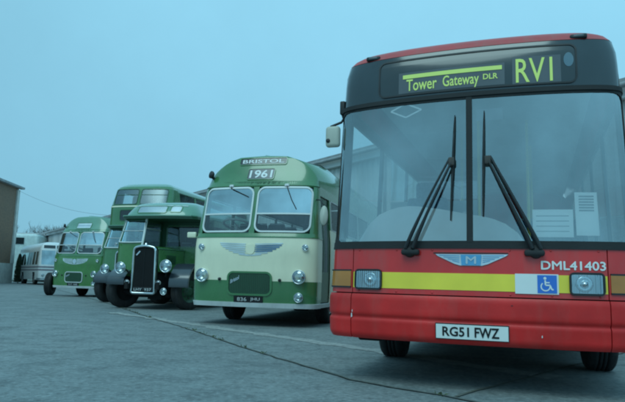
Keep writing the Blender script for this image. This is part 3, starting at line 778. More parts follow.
# chassis, wheels, cabin
ch = MB(); ch.box((0, 4.6, .42), (1.7, 8.0, .20), 'underside'); ch.box((0, 1.0, .47), (1.7, .9, .16), 'underside')
ch.box((-.95, .55, .345), (.22, .10, .06), 'underside', bev=.02); ch.tube([(-.95, 2.1, .45), (.95, 2.1, .45)], .07, 'underside')
ch.box((0, 4.7, .52), (2.3, 7.6, .06), 'underside'); ch.build('chassis', RED)
for x in (-1.07, 1.07): wheel(RED, x, 2.11, .455, .27, R(4))
for x in (-1.05, 1.05): wheel(RED, x, 6.55, .455, .42)
cb = MB(); cb.box((0, 4.8, .62), (2.28, 7.8, .05), 'trim_dark'); cb.build('floor', RED)
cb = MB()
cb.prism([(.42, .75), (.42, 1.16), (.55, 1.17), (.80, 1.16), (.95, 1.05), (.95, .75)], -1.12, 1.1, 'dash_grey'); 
hx = [-1.08, -.98, -.89, -.78, -.65, -.5, -.3, -.06, .06, .2, .3, .38, .44]; hz = [1.24, 1.40, 1.48, 1.53, 1.56, 1.55, 1.52, 1.47, 1.45, 1.41, 1.35, 1.27, 1.17]  # added pale hump: a car's reflection in the windscreen, put into shape and colour
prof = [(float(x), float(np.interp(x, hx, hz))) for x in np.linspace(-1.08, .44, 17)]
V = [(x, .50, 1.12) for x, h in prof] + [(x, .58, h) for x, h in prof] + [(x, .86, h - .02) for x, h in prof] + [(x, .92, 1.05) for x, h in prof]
cb.add(V, [(r_ * 17 + i, r_ * 17 + i + 1, (r_ + 1) * 17 + i + 1, (r_ + 1) * 17 + i) for r_ in range(3) for i in range(16)], 'reflection_pale', True)
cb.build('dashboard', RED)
steering_wheel(RED, (-.62, 1.12, 1.30), .25, R(-28))
ds = MB(); ds.box((-.62, 1.62, 1.05), (.48, .46, .14), 'seat_moquette', bev=.04); ds.box((-.66, 1.86, 1.46), (.46, .12, .72), 'seat_moquette', rx=-.1, bev=.05); ds.box((-.66, 1.9, 1.90), (.26, .09, .2), 'seat_moquette', bev=.04); ds.box((-.62, 1.65, .8), (.3, .3, .4), 'trim_dark'); ds.build('driver_seat', RED)
pt = MB(); pt.box((-.62, 2.05, 1.2), (1.0, .04, 1.2), 'dash_grey'); pt.box((-.10, 1.3, 1.05), (.04, 1.4, .9), 'dash_grey'); pt.build('cab_partition', RED)
gp = MB(); gp.box((-.62, 2.05, 2.22), (1.0, .012, .8), 'clear_glass'); gp.build('partition_glass', RED)
for x, D in ((-.10, 2.05), (.42, 2.5), (-.42, 3.2), (.45, 3.9)):
    t = MB(); t.tube([(x, D, .62), (x, D, 2.82)], .017, 'yellow_film', 8); t.build('grab_pole', RED)
seats(RED, [3.2, 4.1, 5.0, 5.9, 6.8, 7.7], (-.9, -.46, .46, .9), .62, 'seat_moquette')
# papers and stickers behind the glass
def notice(a, b, c, d, z0, z1, lab, prn):
    w = MB(); B.patch(w, lambda z: a + (b - a) * (z - z0) / (z1 - z0), lambda z: c + (d - c) * (z - z0) / (z1 - z0), z0, z1, 'paper_white', -.014, .003, ns=6)
    o = w.build('paper_notice', label=lab, category='notice', group='papers in the red bus windscreen')
    o.matrix_world = RED_M
    w = MB()
    for q in prn: B.patch(w, q[0], q[1], q[2], q[3], 'paper_print' if len(q) < 5 else q[4], -.011, .001, ns=4)
    w.build('print', o)
RED_M = Matrix.Translation(RED.location) @ Matrix.Rotation(R(-20.72), 4, 'Z')
notice(.475, .475, .772, .772, 1.222, 1.438, 'wide white paper lying low behind the right windscreen pane', [(.50, .74, 1.385 - k * .04, 1.390 - k * .04) for k in range(4)])
notice(.792, .785, .960, .950, 1.236, 1.572, 'tall white printed paper stuck upright in the right windscreen pane', [(.815, .925, 1.535 - k * .022, 1.545 - k * .022) for k in range(6)])
w = MB()
dl = [(-.672, 2.327), (-.538, 2.385), (-.398, 2.320), (-.535, 2.262), (-.672, 2.327)]
line(w, dl, .013, 'paper_white', -.004); w.build('diamond_sticker', RED)
w = MB(); B.patch(w, .055, .265, 2.185, 2.285, 'display_panel', -.02, .003, ns=4); w.build('licence_holder', RED)

# ------------------------------------------------------------------ 1950s underfloor coaches (cream/green and all green)
def vintage_coach(name, label, loc, rz, P):
    T = thing(name, label, 'bus', loc, rz, None)
    L = 9.1
    B = Body(L, [(.33, 1.20), (.45, 1.225), (.9, 1.235), (1.6, 1.23), (1.75, 1.215), (2.55, 1.16), (2.64, 1.15), (2.85, 1.13), (2.95, 1.10), (3.04, 1.05), (3.16, .985), (3.27, .89), (3.32, .77), (3.345, .52), (3.36, .002)],
             [(.33, .05), (.5, .02), (1.42, 0), (1.63, .03), (1.72, .06), (2.58, .25), (2.72, .34), (2.9, .44), (3.1, .52), (3.25, .58), (3.32, .72), (3.345, 1.0), (3.36, 1.7)], A=.32, n=4.2, bow=.10)
    J = lambda z: B.sD(.60)(z)
    nJ = lambda z: -J(z)
    f = lambda D, sg: (lambda z: sg * B.sD(D)(z))
    lo, mid, up = P['lower'], P['middle'], P['upper']
    body = MB()
    for z0, z1, mt in ((.43, .825, lo), (.825, 1.63, mid), (1.63, 1.70, up)): B.patch(body, nJ, J, z0, z1, mt, 0, .02, ns=64)
    # header and pillars round the two windscreens
    B.patch(body, nJ, J, 2.60, 2.72, up, 0, .02, ns=60)
    for a, b in ((nJ, -1.075), (-.05, .06), (1.11, J)): B.patch(body, a, b, 1.70, 2.60, up, 0, .02, ns=12 if b != .06 else 4)
    sl = lambda z: np.concatenate([np.linspace(-B.sD(L)(z), -J(z), 6)[:-1], np.linspace(-J(z), J(z), 60), np.linspace(J(z), B.sD(L)(z), 6)[1:]])
    for sg in (1, -1):
        fr = 1.75 if sg > 0 else .60
        for a, b in ((fr, 2.3 if sg > 0 else 1.25), (2.3, 6.1), (7.15, L)) if sg > 0 else ((.60, 1.2), (2.3, 6.1), (7.15, L)):
            B.patch(body, f(a, sg), f(b, sg), .43, .825, lo, 0, .02, ns=6)
        B.patch(body, f(1.29 if sg > 0 else .60, sg), f(L, sg), 1.05 if sg < 0 else .825, 1.63, mid, 0, .02, ns=10)
        if sg > 0: B.patch(body, f(1.29, sg), f(1.75, sg), .43, .825, mid, 0, .02, ns=4); B.patch(body, f(1.29, sg), f(1.75, sg), 1.63, 1.86, mid, 0, .02, ns=4)
        if sg < 0: B.patch(body, f(.60, sg), f(1.2, sg), .825, 1.05, mid, 0, .02, ns=5); B.patch(body, f(2.3, sg), f(L, sg), .825, 1.05, mid, 0, .02, ns=5)
        B.patch(body, f(1.75 if sg > 0 else .6, sg), f(L, sg), 1.63, 1.86, up, 0, .02, ns=10)
        B.patch(body, f(.60, sg), f(L, sg), 2.46, 2.64, up, 0, .02, ns=10)
        Ds = [1.33, 2.7, 4.1, 5.5, 6.9, 8.3, 9.0] if sg > 0 else [.66, 1.9, 3.3, 4.7, 6.1, 7.5, 8.9]
        for D in Ds: B.patch(body, f(D - .045, sg), f(D + .045, sg), 1.86, 2.46, up, 0, .03, ns=3)
        for a, b in zip(Ds[:-1], Ds[1:]):
            w = MB(); B.patch(w, f(a + .045, sg), f(b - .045, sg), 1.86, 2.46, 'side_glass', -.01, 0, ns=4)
            B.ring(w, f(a + .06, sg), f(b - .06, sg), 1.875, 2.445, .07, .02, 'alloy_trim', .004, .012); w.build('side_window', T)
    B.rear(body, .43, 3.2, up)
    body.build('body', T)
    rf = MB()
    zr = [2.64, 2.72, 2.80, 2.88, 2.96, 3.04, 3.12, 3.19, 3.25, 3.29, 3.315, 3.335, 3.348, 3.355, 3.36]
    B.patch(rf, 0, 0, 0, 0, P['roof'], 0, .02, slist=sl, zl=zr)
    B.patch(rf, nJ, J, 2.615, 2.64, P['roof'], .018, .03, ns=60)
    B.patch(rf, 0, 0, 0, 0, 'ceiling_cream', -.1, 0, slist=sl, zl=[2.5, 2.7, 2.9, 3.1, 3.25, 3.32, 3.345, 3.36])
    rf.build('roof', T)
    # entrance door behind the front nearside corner
    d = MB(); B.patch(d, f(.46, 1), f(1.25, 1), .44, 1.02, 'green_dark', -.03, .02, ns=4)
    for a, b in ((.46, .54), (.82, .88), (1.17, 1.25)): B.patch(d, f(a, 1), f(b, 1), 1.02, 2.42, 'green_dark', -.03, .03, ns=3)
    B.patch(d, f(.46, 1), f(1.25, 1), 2.34, 2.46, 'green_dark', -.03, .02, ns=4)
    do = d.build('door', T)
    d = MB(); B.patch(d, f(.54, 1), f(1.17, 1), 1.02, 2.34, 'side_glass', -.035, 0, ns=4); d.build('pane', do)
    # windscreens
    for a, b, la, lb in ((-1.045, -.055, -1.03, -.045), (.075, 1.085, .075, 1.085)):
        w = MB(); B.ring(w, a, b, 1.745, 2.565, .12, .032, P['frame'], .014, .024)
        B.patch(w, a, b, 2.055, 2.085, P['frame'], .014, .02, ns=14)
        o = w.build('windscreen_frame', T)
        w = MB(); B.patch(w, a, b, 2.07, 2.565, 'upper_sheen_glass', 0, 0, ns=16, nz=8); w.build('upper_pane', o)
        w = MB(); B.patch(w, a, b, 1.745, 2.07, 'clear_glass', -.004, 0, ns=16, nz=6); w.build('lower_pane', o)
    for p0, p1, q0, q1 in (((-.52, 2.61), (-.50, 2.56), (-.50, 2.56), (-.14, 2.40)), ((.60, 2.61), (.62, 2.56), (.72, 2.33), (.82, 2.16))):
        w = MB(); w.tube([B.P(*p0, .03), B.P(*p1, .04), B.P(*q0, .035), B.P(*q1, .02)], .009, 'black_plastic', 6); w.box(B.P(*p0, .02), (.09, .05, .06), 'alloy_trim', bev=.015); w.build('wiper', T)
    # mouldings and bumper trim
    w = MB(); B.patch(w, nJ, J, .350, .432, 'alloy_trim', .022, .04, ns=64, nz=6); B.patch(w, f(.60, 1), f(L, 1), .355, .425, 'alloy_trim', .016, .04, ns=6); B.patch(w, f(.60, -1), f(L, -1), .355, .425, 'alloy_trim', .016, .04, ns=6); w.build('bumper_trim', T)
    w = MB(); B.patch(w, nJ, J, 1.617, 1.635, up, .012, .02, ns=64, nz=3); w.build('waist_moulding', T)
    # winged badge: rows of bars
    wg = MB(); rowl = [.62, .60, .56, .50, .43, .34, .22]
    for k, hl in enumerate(rowl):
        z = 1.520 - k * .034
        for sg in (-1, 1):
            dark = P['two_tone'] and sg > 0 and k in (1, 2, 3, 4)
            n = 9; x0 = .09 if k < 6 else .0
            pu = [(.02 + sg * (x0 + (hl - x0) * i / n), z - .02 * (1 - i / n)) for i in range(n + 1)]
            B.decal(wg, pu + [(a, b - (.022 if i else .012)) for i, (a, b) in reversed(list(enumerate(pu)))], 'badge_wing_dark' if dark else 'badge_wing', .007, .005)
    if P['solid_wing']: B.decal(wg, [(.02 + .62 * math.cos(a), 1.50 + .22 * math.sin(a)) for a in np.linspace(math.pi, 2 * math.pi, 19)], 'badge_wing', .004, .003)
    wo_ = wg.build('winged_badge', T)
    q = MB(); B.decal(q, [(.02 + .09 * math.cos(a), 1.40 + .10 * math.sin(a)) for a in np.linspace(0, 6.283, 19)[:-1]], 'badge_silver' if P['solid_wing'] else mid, .010, .006); q.build('emblem', wo_)
    # grille
    g = MB(); B.patch(g, -.40, .44, .575, .975, P['grille'], .006, .01, rc=.09, ns=14)
    for k in range(15): B.patch(g, -.37, .41, .605 + k * .024, .612 + k * .024, 'green_dark', .013, .006, ns=12, nz=2)
    for k in range(22): B.patch(g, -.365 + k * .0362, -.360 + k * .0362, .60, .95, 'black_plastic', .010, .006, ns=2, nz=6)
    B.ring(g, -.385, .425, .590, .960, .085, .034, P['grille_rim'], .022, .03)
    go = g.build('grille', T)
    q = MB(); line(q, [], 0, 'chrome', 0); B.text(q, 'Bristol', -.345, -.175, .765, .835, 'badge_silver', .02, .02, slope=.085)
    q.build('lettering', go)
    # lamps
    for x in (-.94, .945): round_lamp('headlight', T, B.P(x, .91, .06), .125, .13)
    for x in (-1.0, 1.045): round_lamp('side_lamp', T, B.P(x, 1.435, .03), .062, .05, rim='alloy_trim')
    round_lamp('fog_lamp', T, B.P(.945, .545, .05), .085, .09)
    for x in (-.575, .60):
        q = MB(); q.lathe(B.P(x, .845, 0), B.N(x, .845), [(.028, 0), (.028, .03), (.02, .045), (.001, .05)], 'black_plastic', 12); q.build('hook_cover', T)
    # number plate
    q = MB(); B.patch(q, -.27, .29, .436, .545, 'plate_black', .02, .02, ns=6); po = q.build('registration_plate', T)
    q = MB(); a, b = P['plate']; B.text(q, a, -.20, -.015, .458, .522, 'plate_silver', .0235, .012); B.text(q, b, .055, .24, .458, .522, 'plate_silver', .0235, .012); q.build('lettering', po)
    # destination boxes
    if P['dest']:
        q = MB(); B.patch(q, -.47, .49, 3.085, 3.215, 'display_black', .006, .012, ns=12); B.ring(q, -.47, .49, 3.085, 3.215, .03, .016, up, .014, .02); o = q.build('destination_display', T)
        q = MB(); B.text(q, P['dest'], -.42, .44, 3.112, 3.19, 'white_vinyl', .009, .012); q.build('lettering', o)
        q = MB(); B.patch(q, -.25, .285, 2.765, 2.985, 'display_panel', .006, .012, ns=8); B.ring(q, -.25, .285, 2.765, 2.985, .03, .016, up, .014, .02); o = q.build('year_display', T)
        q = MB(); B.text(q, P['year'], -.215, .25, 2.79, 2.962, 'white_vinyl', .009, .02); q.build('lettering', o)
    else:
        q = MB(); B.patch(q, -.33, .36, 2.77, 2.985, 'badge_wing', .006, .012, ns=8); B.ring(q, -.33, .36, 2.77, 2.985, .03, .02, up, .014, .02)
        B.patch(q, -.30, .33, 2.865, 2.885, 'badge_wing_dark', .008, .002, ns=8, nz=2); q.build('destination_display', T)
    # mirrors
    q = MB(); q.tube([(-1.00, .60, 2.80), (-1.06, .50, 2.86)], .03, 'black_plastic'); q.lathe((-1.06, .50, 2.90), (-.55, -.8, .15), [(.001, -.05), (.05, -.03), (.075, 0), (.075, .03), (.001, .035)], 'black_plastic', 16); q.build('mirror', T)
    q = MB(); q.tube([(1.14, .42, 2.36), (1.24, .34, 2.34), (1.33, .28, 2.24)], .012, 'black_plastic', 6); q.lathe((1.335, .27, 2.04), (.05, -1, 0), [(.001, -.04), (.05, -.03), (.078, 0), (.07, .02), (.001, .03)], 'mirror_shell', 18)
    for v in range(len(q.v)):
        x, y, z = q.v[v]
        if abs(x - 1.335) < .12 and z < 2.2 and y < .33: q.v[v] = (x, y, 2.04 + (z - 2.04) * 2.4)
    q.build('mirror', T)
    if P['dest']:
        q = MB(); q.tube([(-1.20, .45, 1.70), (-1.30, .34, 1.68)], .012, 'black_plastic', 6); q.box((-1.33, .30, 1.68), (.19, .05, .11), 'cream_paint', bev=.02); q.build('mirror', T)
    # running gear and cabin
    ch = MB(); ch.box((0, 4.9, .46), (1.7, 7.6, .16), 'underside'); ch.box((0, 4.8, .585), (2.38, 8.3, .05), 'underside'); ch.box((0, .9, .50), (1.9, .9, .12), 'underside'); ch.tube([(-1, 1.78, .48), (1, 1.78, .48)], .07, 'underside'); ch.box((.2, 1.3, .36), (.28, .3, .12), 'underside'); ch.build('chassis', T)
    for x in (-1.0, 1.0): wheel(T, x, 1.78, .49, .26, R(P.get('steer', 3)))
    for x in (-.97, .97): wheel(T, x, 6.62, .49, .46)
    cb = MB(); cb.box((0, 4.7, .66), (2.3, 8.2, .05), 'trim_dark'); cb.build('floor', T)
    cb = MB(); cb.prism([(.24, 1.1), (.24, 1.72), (.46, 1.76), (.62, 1.70), (.66, 1.1)], -1.05, 1.05, 'green_dark'); cb.build('dashboard', T)
    steering_wheel(T, (-.60, .80, 1.93), .27, R(-18), P['wheelmat'])
    ds = MB(); ds.box((-.6, 1.25, 1.35), (.46, .44, .12), 'seat_green', bev=.04); ds.box((-.6, 1.5, 1.72), (.46, .1, .6), 'seat_green', bev=.04); ds.box((-.6, 1.3, 1.0), (.3, .3, .6), 'trim_dark'); ds.build('driver_seat', T)
    seats(T, [2.4, 3.3, 4.2, 5.1, 6.0, 6.9, 7.8], (-.85, -.42, .42, .85), 1.02, 'seat_green', .4)
    return T
vintage_coach('cream_and_green_bus', 'cream and green vintage single-decker bus showing 1961 in its destination box', (-1.141, 10.953, 0), R(-16.0),
    dict(lower='green_paint', middle='cream_paint', upper='green_paint', roof='green_paint', frame='window_rubber', grille='green_dark', grille_rim='green_paint', plate=('836', 'JHU'), dest='BRISTOL', year='1961', two_tone=True, solid_wing=False, wheelmat='plinth_paint'))
vintage_coach('green_coach', 'all-green vintage single-decker bus with silver wing badge, farthest of the green buses', (-9.5, 24.0, 0), R(-19.7),
    dict(lower='green_bright', middle='green_bright', upper='green_paint', roof='green_pale', frame='alloy_trim', grille='green_dark', grille_rim='alloy_trim', plate=('217', 'HAE'), dest='', year='', two_tone=False, solid_wing=True, wheelmat='trim_dark', steer=20))

# ------------------------------------------------------------------ half-cab buses: single decker and double decker
def half_cab(name, label, loc, rz, deck, P):
    T = thing(name, label, 'bus', loc, rz, None)
    L = 8.4
    gb, gd, gp = P['panel'], 'green_dark', P['upper']
    F0 = Flat(0)
    # saloon: bulkhead front at D 1.55, sides, rear
    S_ = Body(L, [(.4, 1.16), (1.0, 1.175), (1.7, 1.175), (2.55, 1.14)], [(.4, 1.55), (2.55, 1.60)], A=.12, n=8, bow=.02)
    f = lambda D, sg: (lambda z: sg * S_.sD(D)(z))
    body = MB()
    S_.patch(body, f(1.8, -1), f(1.8, 1), .62, 1.70, gb, 0, .03, ns=40)
    for a, b in ((f(1.8, -1), -.24), (.98, f(1.8, 1))): S_.patch(body, a, b, 1.70, 2.5, gd, 0, .03, ns=10)
    S_.patch(body, -.24, .98, 2.36, 2.5, gd, 0, .03, ns=6)
    for sg in (1, -1):
        for a, b in ((1.8, 5.3), (6.5, L)): S_.patch(body, f(a, sg), f(b, sg), .42, 1.0, gb, 0, .03, ns=4)
        S_.patch(body, f(1.8, sg), f(L, sg), 1.0, 1.72, gb, 0, .03, ns=6)
        S_.patch(body, f(1.8, sg), f(L, sg), 2.34, 2.52, gp, 0, .03, ns=6)
        Ds = [1.86, 3.1, 4.4, 5.7, 7.0, 8.3]
        for D in Ds: S_.patch(body, f(D - .06, sg), f(D + .06, sg), 1.72, 2.34, gp, 0, .03, ns=2)
        for a, b in zip(Ds[:-1], Ds[1:]):
            w = MB(); S_.patch(w, f(a + .06, sg), f(b - .06, sg), 1.72, 2.34, 'side_glass', -.01, 0, ns=3); w.build('side_window', T)
    S_.rear(body, .42, 2.55, gp)
    body.build('body', T)
    w = MB(); S_.patch(w, -.24, .98, 1.70, 2.36, 'side_glass', -.008, 0, ns=6); S_.ring(w, -.20, .94, 1.74, 2.32, .06, .03, 'green_paint', .006, .02); w.build('bulkhead_window', T)
    # cab on the offside (left of the picture)
    def wall(mb, path, z0, z1, mat, rk0=0, rk1=0, th=.03):
        """plan path of (X, D); front rakes back by rk0 at z0 and rk1 at z1"""
        n = len(path); V = []
        for z, rk in ((z0, rk0), (z1, rk1)):
            for (x, d) in path: V.append((x + rk * .22 * (1 if x < -.8 else 0), d + rk * max(0, min(1, (1.5 - d) / .9)), z))
        I = []
        for k in (0, 1):
            for i in range(n):
                a, b = path[max(0, i - 1)], path[min(n - 1, i + 1)]; t = Vector((b[0] - a[0], b[1] - a[1])).normalized(); q = V[k * n + i]
                I.append((q[0] + t.y * th, q[1] - t.x * th, q[2]))
        F = [(i, i + 1, n + i + 1, n + i) for i in range(n - 1)]
        mb.add(V, F, mat, True); mb.add(I, F, mat, True)
        mb.add(V + I, [(0, n, 3 * n, 2 * n), (n - 1, 2 * n - 1, 4 * n - 1, 3 * n - 1)] + [(n + i, n + i + 1, 3 * n + i + 1, 3 * n + i) for i in range(n - 1)], mat)
    front = [(-.33, .42), (-.55, .415), (-.75, .42), (-.92, .435), (-1.02, .46)]
    corner = [(-1.02, .46), (-1.09, .50), (-1.145, .56), (-1.18, .64), (-1.195, .74)]
    outer = [(-1.195, .74), (-1.195, 1.6)]
    c = MB()
    wall(c, front + corner[1:] + outer[1:], .86, 1.77, gb)
    wall(c, [(-.33, 1.55), (-.33, .42)], .95, 1.72, gb)
    wall(c, corner, 1.77, 2.42, gp, 0, .2); wall(c, [(-1.195, 1.48), (-1.195, 1.6)], 1.77, 2.42, gp, 0, .2)
    wall(c, [(-.33, 1.55), (-.33, 1.40)], 1.72, 2.42, gd)
    wall(c, front + corner[1:] + outer[1:], 2.40, 2.52, gp, .195, .22)
    wall(c, [(-.33, 1.55), (-.33, .62)], 2.36, 2.5, gd)
    c.build('cab', T)
    w = MB(); wall(w, [(-.36, .425)] + front[1:-1] + [(-1.0, .458)], 1.79, 2.40, P['ws'], .005, .195, 0); o = w.build('windscreen', T)
    w = MB()
    w.tube([(-.34, .405, 1.785), (-.6, .395, 1.775), (-.9, .41, 1.775), (-1.06, .46, 1.785)], .017, 'window_rubber', 8)
    w.tube([(-1.06, .46, 1.785), (-.985, .66, 2.41)], .016, 'window_rubber', 8)
    w.tube([(-.335, .41, 1.70), (-.345, .50, 2.0), (-.355, .62, 2.45)], .034, 'window_rubber', 8)
    w.tube([(-.35, .60, 2.40), (-.9, .61, 2.41), (-.985, .66, 2.41)], .014, 'green_dark', 8)
    w.tube([(-.36, .50, 2.10), (-1.02, .53, 2.10)], .009, 'alloy_trim', 6)
    w.build('frame', o)
    w = MB(); wall(w, [(-.332, 1.40), (-.332, .50)], 1.72, 2.36, 'side_glass', 0, 0, 0)
    w.tube([(-.325, 1.40, 2.18), (-.325, .56, 2.18)], .014, 'window_rubber', 6)
    w.build('cab_window', T)
    w = MB(); wall(w, [(-1.19, .76), (-1.19, 1.48)], 1.79, 2.40, 'side_glass', 0, .18, 0); w.build('cab_window', T)
    steering_wheel(T, (-.76, .92, 1.75), .24, R(-40))
    ds = MB(); ds.box((-.76, 1.3, 1.35), (.44, .38, .1), 'seat_green', bev=.03); ds.box((-.76, 1.48, 1.68), (.44, .08, .55), 'seat_green', bev=.03); ds.box((-.76, 1.3, 1.1), (.3, .3, .45), 'trim_dark'); ds.build('driver_seat', T)
    # bonnet
    bn = MB(); secs = []
    for D, wx, tz in ((.12, .0, 0), (.8, .03, .01), (1.56, .06, .02)):
        secs.append([(-.31, D, .98), (-.31, D, 1.56 + tz), (-.28, D, 1.63 + tz), (-.14, D, 1.665 + tz), (.0, D, 1.675 + tz), (.14 + wx, D, 1.665 + tz), (.27 + wx, D, 1.63 + tz), (.31 + wx, D, 1.56 + tz), (.32 + wx, D, .98)])
    V = [q for s_ in secs for q in s_]
    bn.add(V, [(r_ * 9 + i, r_ * 9 + i + 1, (r_ + 1) * 9 + i + 1, (r_ + 1) * 9 + i) for r_ in range(2) for i in range(8)], gb, True)
    bn.tube([(.30, .14, 1.60), (.34, .8, 1.61), (.37, 1.54, 1.62)], .014, 'green_pale', 6)
    bn.tube([(.335, .14, 1.0), (.365, .8, 1.0), (.395, 1.54, 1.0)], .012, 'green_dark', 6)
    for D in (.45, 1.15): bn.box((.362 + .02 * D, D, 1.12), (.03, .06, .1), 'dull_chrome', bev=.01)
    for k in range(9): bn.box((.352 + .03 * k * .06, .55 + k * .06, 1.33), (.012, .022, .24), gd)
    bn.build('bonnet', T)
    # radiator
    ol = [(-.335, .47), (-.33, .44), (-.30, .425), (.28, .425), (.31, .44), (.315, .47), (.30, 1.0), (.292, 1.52), (.275, 1.585), (.235, 1.62), (.12, 1.648), (-.02, 1.66), (-.16, 1.648), (-.275, 1.62), (-.315, 1.585), (-.33, 1.52), (-.336, 1.0)]
    rd = MB(); n = len(ol)
    V = [(x, .0, z) for x, z in ol] + [(x, .14, z) for x, z in ol]
    rd.add(V, [(i, (i + 1) % n, n + (i + 1) % n, n + i) for i in range(n)] + [tuple(range(n, 2 * n))], 'dull_chrome')
    rd.tube([(x, .0, z) for x, z in ol], .034, 'chrome', 10, True)
    inn = [(-.01 + (x + .01) * .93, 1.04 + (z - 1.04) * .965) for x, z in ol]
    rd.add([(x, .012, z) for x, z in inn], [tuple(range(n))], 'underside')
    rd.lathe((-.02, .05, 1.66), (0, 0, 1), [(.05, 0), (.05, .03), (.035, .04), (.035, .075), (.001, .085)], 'chrome', 16)
    ro = rd.build('radiator', T)
    q = MB()
    for k in range(27):
        x = -.30 + k * .0225; q.box((x, .006, 1.09), (.006, .012, .98), 'black_plastic')
    q.tube([(-.01, -.002, .60), (-.01, -.002, 1.61)], .006, 'black_plastic', 6); q.build('grille', ro)
    q = MB(); F0.D = -.012; line_f = Flat(-.012)
    F0.decal(q, [(-.265, 1.42), (-.235, 1.40), (-.135, 1.51), (-.165, 1.53)], 'badge_silver', .004, .008); q.build('badge', ro)
    q = MB(); q.box((-.01, -.012, .52), (.57, .02, .125), 'plate_black', bev=.006); po = q.build('registration_plate', T)
    q = MB(); F1 = Flat(-.023); a, b = P['plate']
    F1.text(q, a, -.26, -.03, .487, .555, 'plate_silver', .003, .01); F1.text(q, b, .04, .24, .487, .555, 'plate_silver', .003, .01); q.build('lettering', po)
    # wings
    prof = [(.10, .60), (.095, .72), (.12, .83), (.20, .96), (.33, 1.10), (.48, 1.20), (.66, 1.24), (.86, 1.22), (1.05, 1.13), (1.22, .98), (1.35, .80), (1.44, .62)]
    lowp = [(.11, .63), (.10, .72), (.12, .81), (.17, .86), (.28, .95), (.42, 1.03), (.6, 1.08), (.8, 1.08), (1.0, 1.02), (1.18, .92), (1.32, .78), (1.42, .62)]
    for x0, x1, pf in ((-1.15, -.64, lowp), (.66, 1.20, prof)):
        w = MB(); w.sweep(pf, x0, x1, .02, 'mudguard_black')
        xo = x0 if x0 < 0 else x1
        w.sweep([(a, b) for a, b in pf], xo - .012, xo + .012, .05, 'mudguard_black')
        w.build('mudguard', T)
    # lamps
    round_lamp('headlight', T, (-.69, -.03, 1.07), .155, .17); round_lamp('headlight', T, (.615, -.03, 1.14), .165, .17)
    round_lamp('fog_lamp', T, (.60, -.05, .485), .09, .10)
    for x in (-.46, .44): round_lamp('dumb_iron_cap', T, (x, -.05, .70), .065, .10, rim='alloy_trim')
    for x in (-1.12,): round_lamp('side_lamp', T, (x, .39, 1.72), .04, .06)
    br = MB()
    for x, z in ((-.69, 1.07), (.615, 1.14)): br.tube([(x, .10, z), (x * .92, .2, z - .05), (x * .75, .3, .86)], .025, 'black_plastic', 6)
    br.tube([(.60, .04, .485), (.52, .2, .56)], .02, 'black_plastic', 6)
    br.build('lamp_bracket', T)
    # running gear
    ch = MB()
    for x in (-.45, .44): ch.box((x, 3.9, .62), (.09, 8.0, .18), 'underside')
    ch.box((0, 4.9, .66), (2.26, 6.6, .05), 'underside'); ch.box((0, .9, .70), (.55, 1.3, .5), 'underside'); ch.tube([(-.95, .66, .44), (-.5, .66, .36), (.5, .66, .36), (.95, .66, .44)], .06, 'underside'); ch.box((-.7, 1.0, .84), (.8, 1.0, .06), 'underside')
    ch.box((.1, .75, .36), (.4, .6, .2), 'underside'); ch.build('chassis', T)
    for x in (-.95, .95): wheel(T, x, .66, .49, .27, R(P['steer']), 'green_dark')
    for x in (-.95, .95): wheel(T, x, 5.9, .49, .48, 0, 'green_dark')
    cb = MB(); cb.box((0, 4.9, .78), (2.2, 6.6, .05), 'trim_dark'); cb.build('floor', T)
    seats(T, [2.3, 3.1, 3.9, 4.7, 5.5, 6.3, 7.1], (-.82, -.42, .42, .82), .85, 'seat_green', .38)
    # canopy
    cn = MB()
    def canopy_slab(mb, z0, z1, mat, d=.44):
        pts = [(-1.02, d + .06), (-.6, d), (0, d - .02), (.6, d), (1.02, d + .06), (1.12, d + .22), (1.14, 1.7), (-1.14, 1.7), (-1.12, d + .22)]
        k = len(pts); V = [(x, y, z0) for x, y in pts] + [(x, y, z1) for x, y in pts]
        mb.add(V, [tuple(range(k)), tuple(range(k, 2 * k))] + [(i, (i + 1) % k, k + (i + 1) % k, k + i) for i in range(k)], mat)
    canopy_slab(cn, 2.44, 2.50, gd, .47); canopy_slab(cn, 2.50, 2.53, 'green_pale', .43)
    cn.build('canopy', T)
    if not deck:
        H = Body(L, [(2.5, 1.15), (2.60, 1.11), (2.70, 1.04), (2.80, .97), (2.90, .90), (2.95, .80), (2.98, .6), (2.993, .35), (3.0, .002)], [(2.5, .45), (2.64, .52), (2.80, .64), (2.90, .82), (2.96, 1.1), (3.0, 1.9)], A=.55, n=3.2, bow=.1)
        sl = lambda z: np.concatenate([np.linspace(-H.sD(L)(z), -H.sD(1.4)(z), 5)[:-1], np.linspace(-H.sD(1.4)(z), H.sD(1.4)(z), 50), np.linspace(H.sD(1.4)(z), H.sD(L)(z), 5)[1:]])
        rf = MB(); H.patch(rf, 0, 0, 0, 0, 'green_pale', 0, .02, slist=sl, zl=[2.53, 2.60, 2.66, 2.72, 2.78, 2.84, 2.89, 2.93, 2.955, 2.975, 2.988, 3.0])
        H.rear(rf, 2.5, 2.98, gp); rf.build('roof', T)
        for a, b, z0, z1 in ((-.62, .25, 2.605, 2.785), (.38, .66, 2.63, 2.785)):
            q = MB(); H.ring(q, a, b, z0, z1, .04, .025, 'green_paint', .012, .02); H.patch(q, a, b, z0, z1, 'badge_wing', .003, .003, ns=10); o = q.build('destination_display', T)  # pale backing: sky reflection on these panes put into the colour
            q = MB(); H.patch(q, a, b, z0, z1, 'blind_glass', .008, 0, ns=10); q.build('pane', o)
        q = MB(); H.patch(q, -.80, .80, 2.80, 2.815, 'window_rubber', .01, .015, ns=30, nz=2); q.build('roof_moulding', T)
    else:
        H = Body(L, [(2.5, 1.13), (3.1, 1.13), (3.25, 1.12), (3.78, 1.04), (3.86, .99), (3.95, .88), (4.02, .70), (4.06, .42), (4.08, .002)], [(2.5, .52), (3.1, .53), (3.25, .56), (3.78, .72), (3.88, .82), (3.98, 1.02), (4.05, 1.5), (4.08, 2.2)], A=.34, n=4.4, bow=.1)
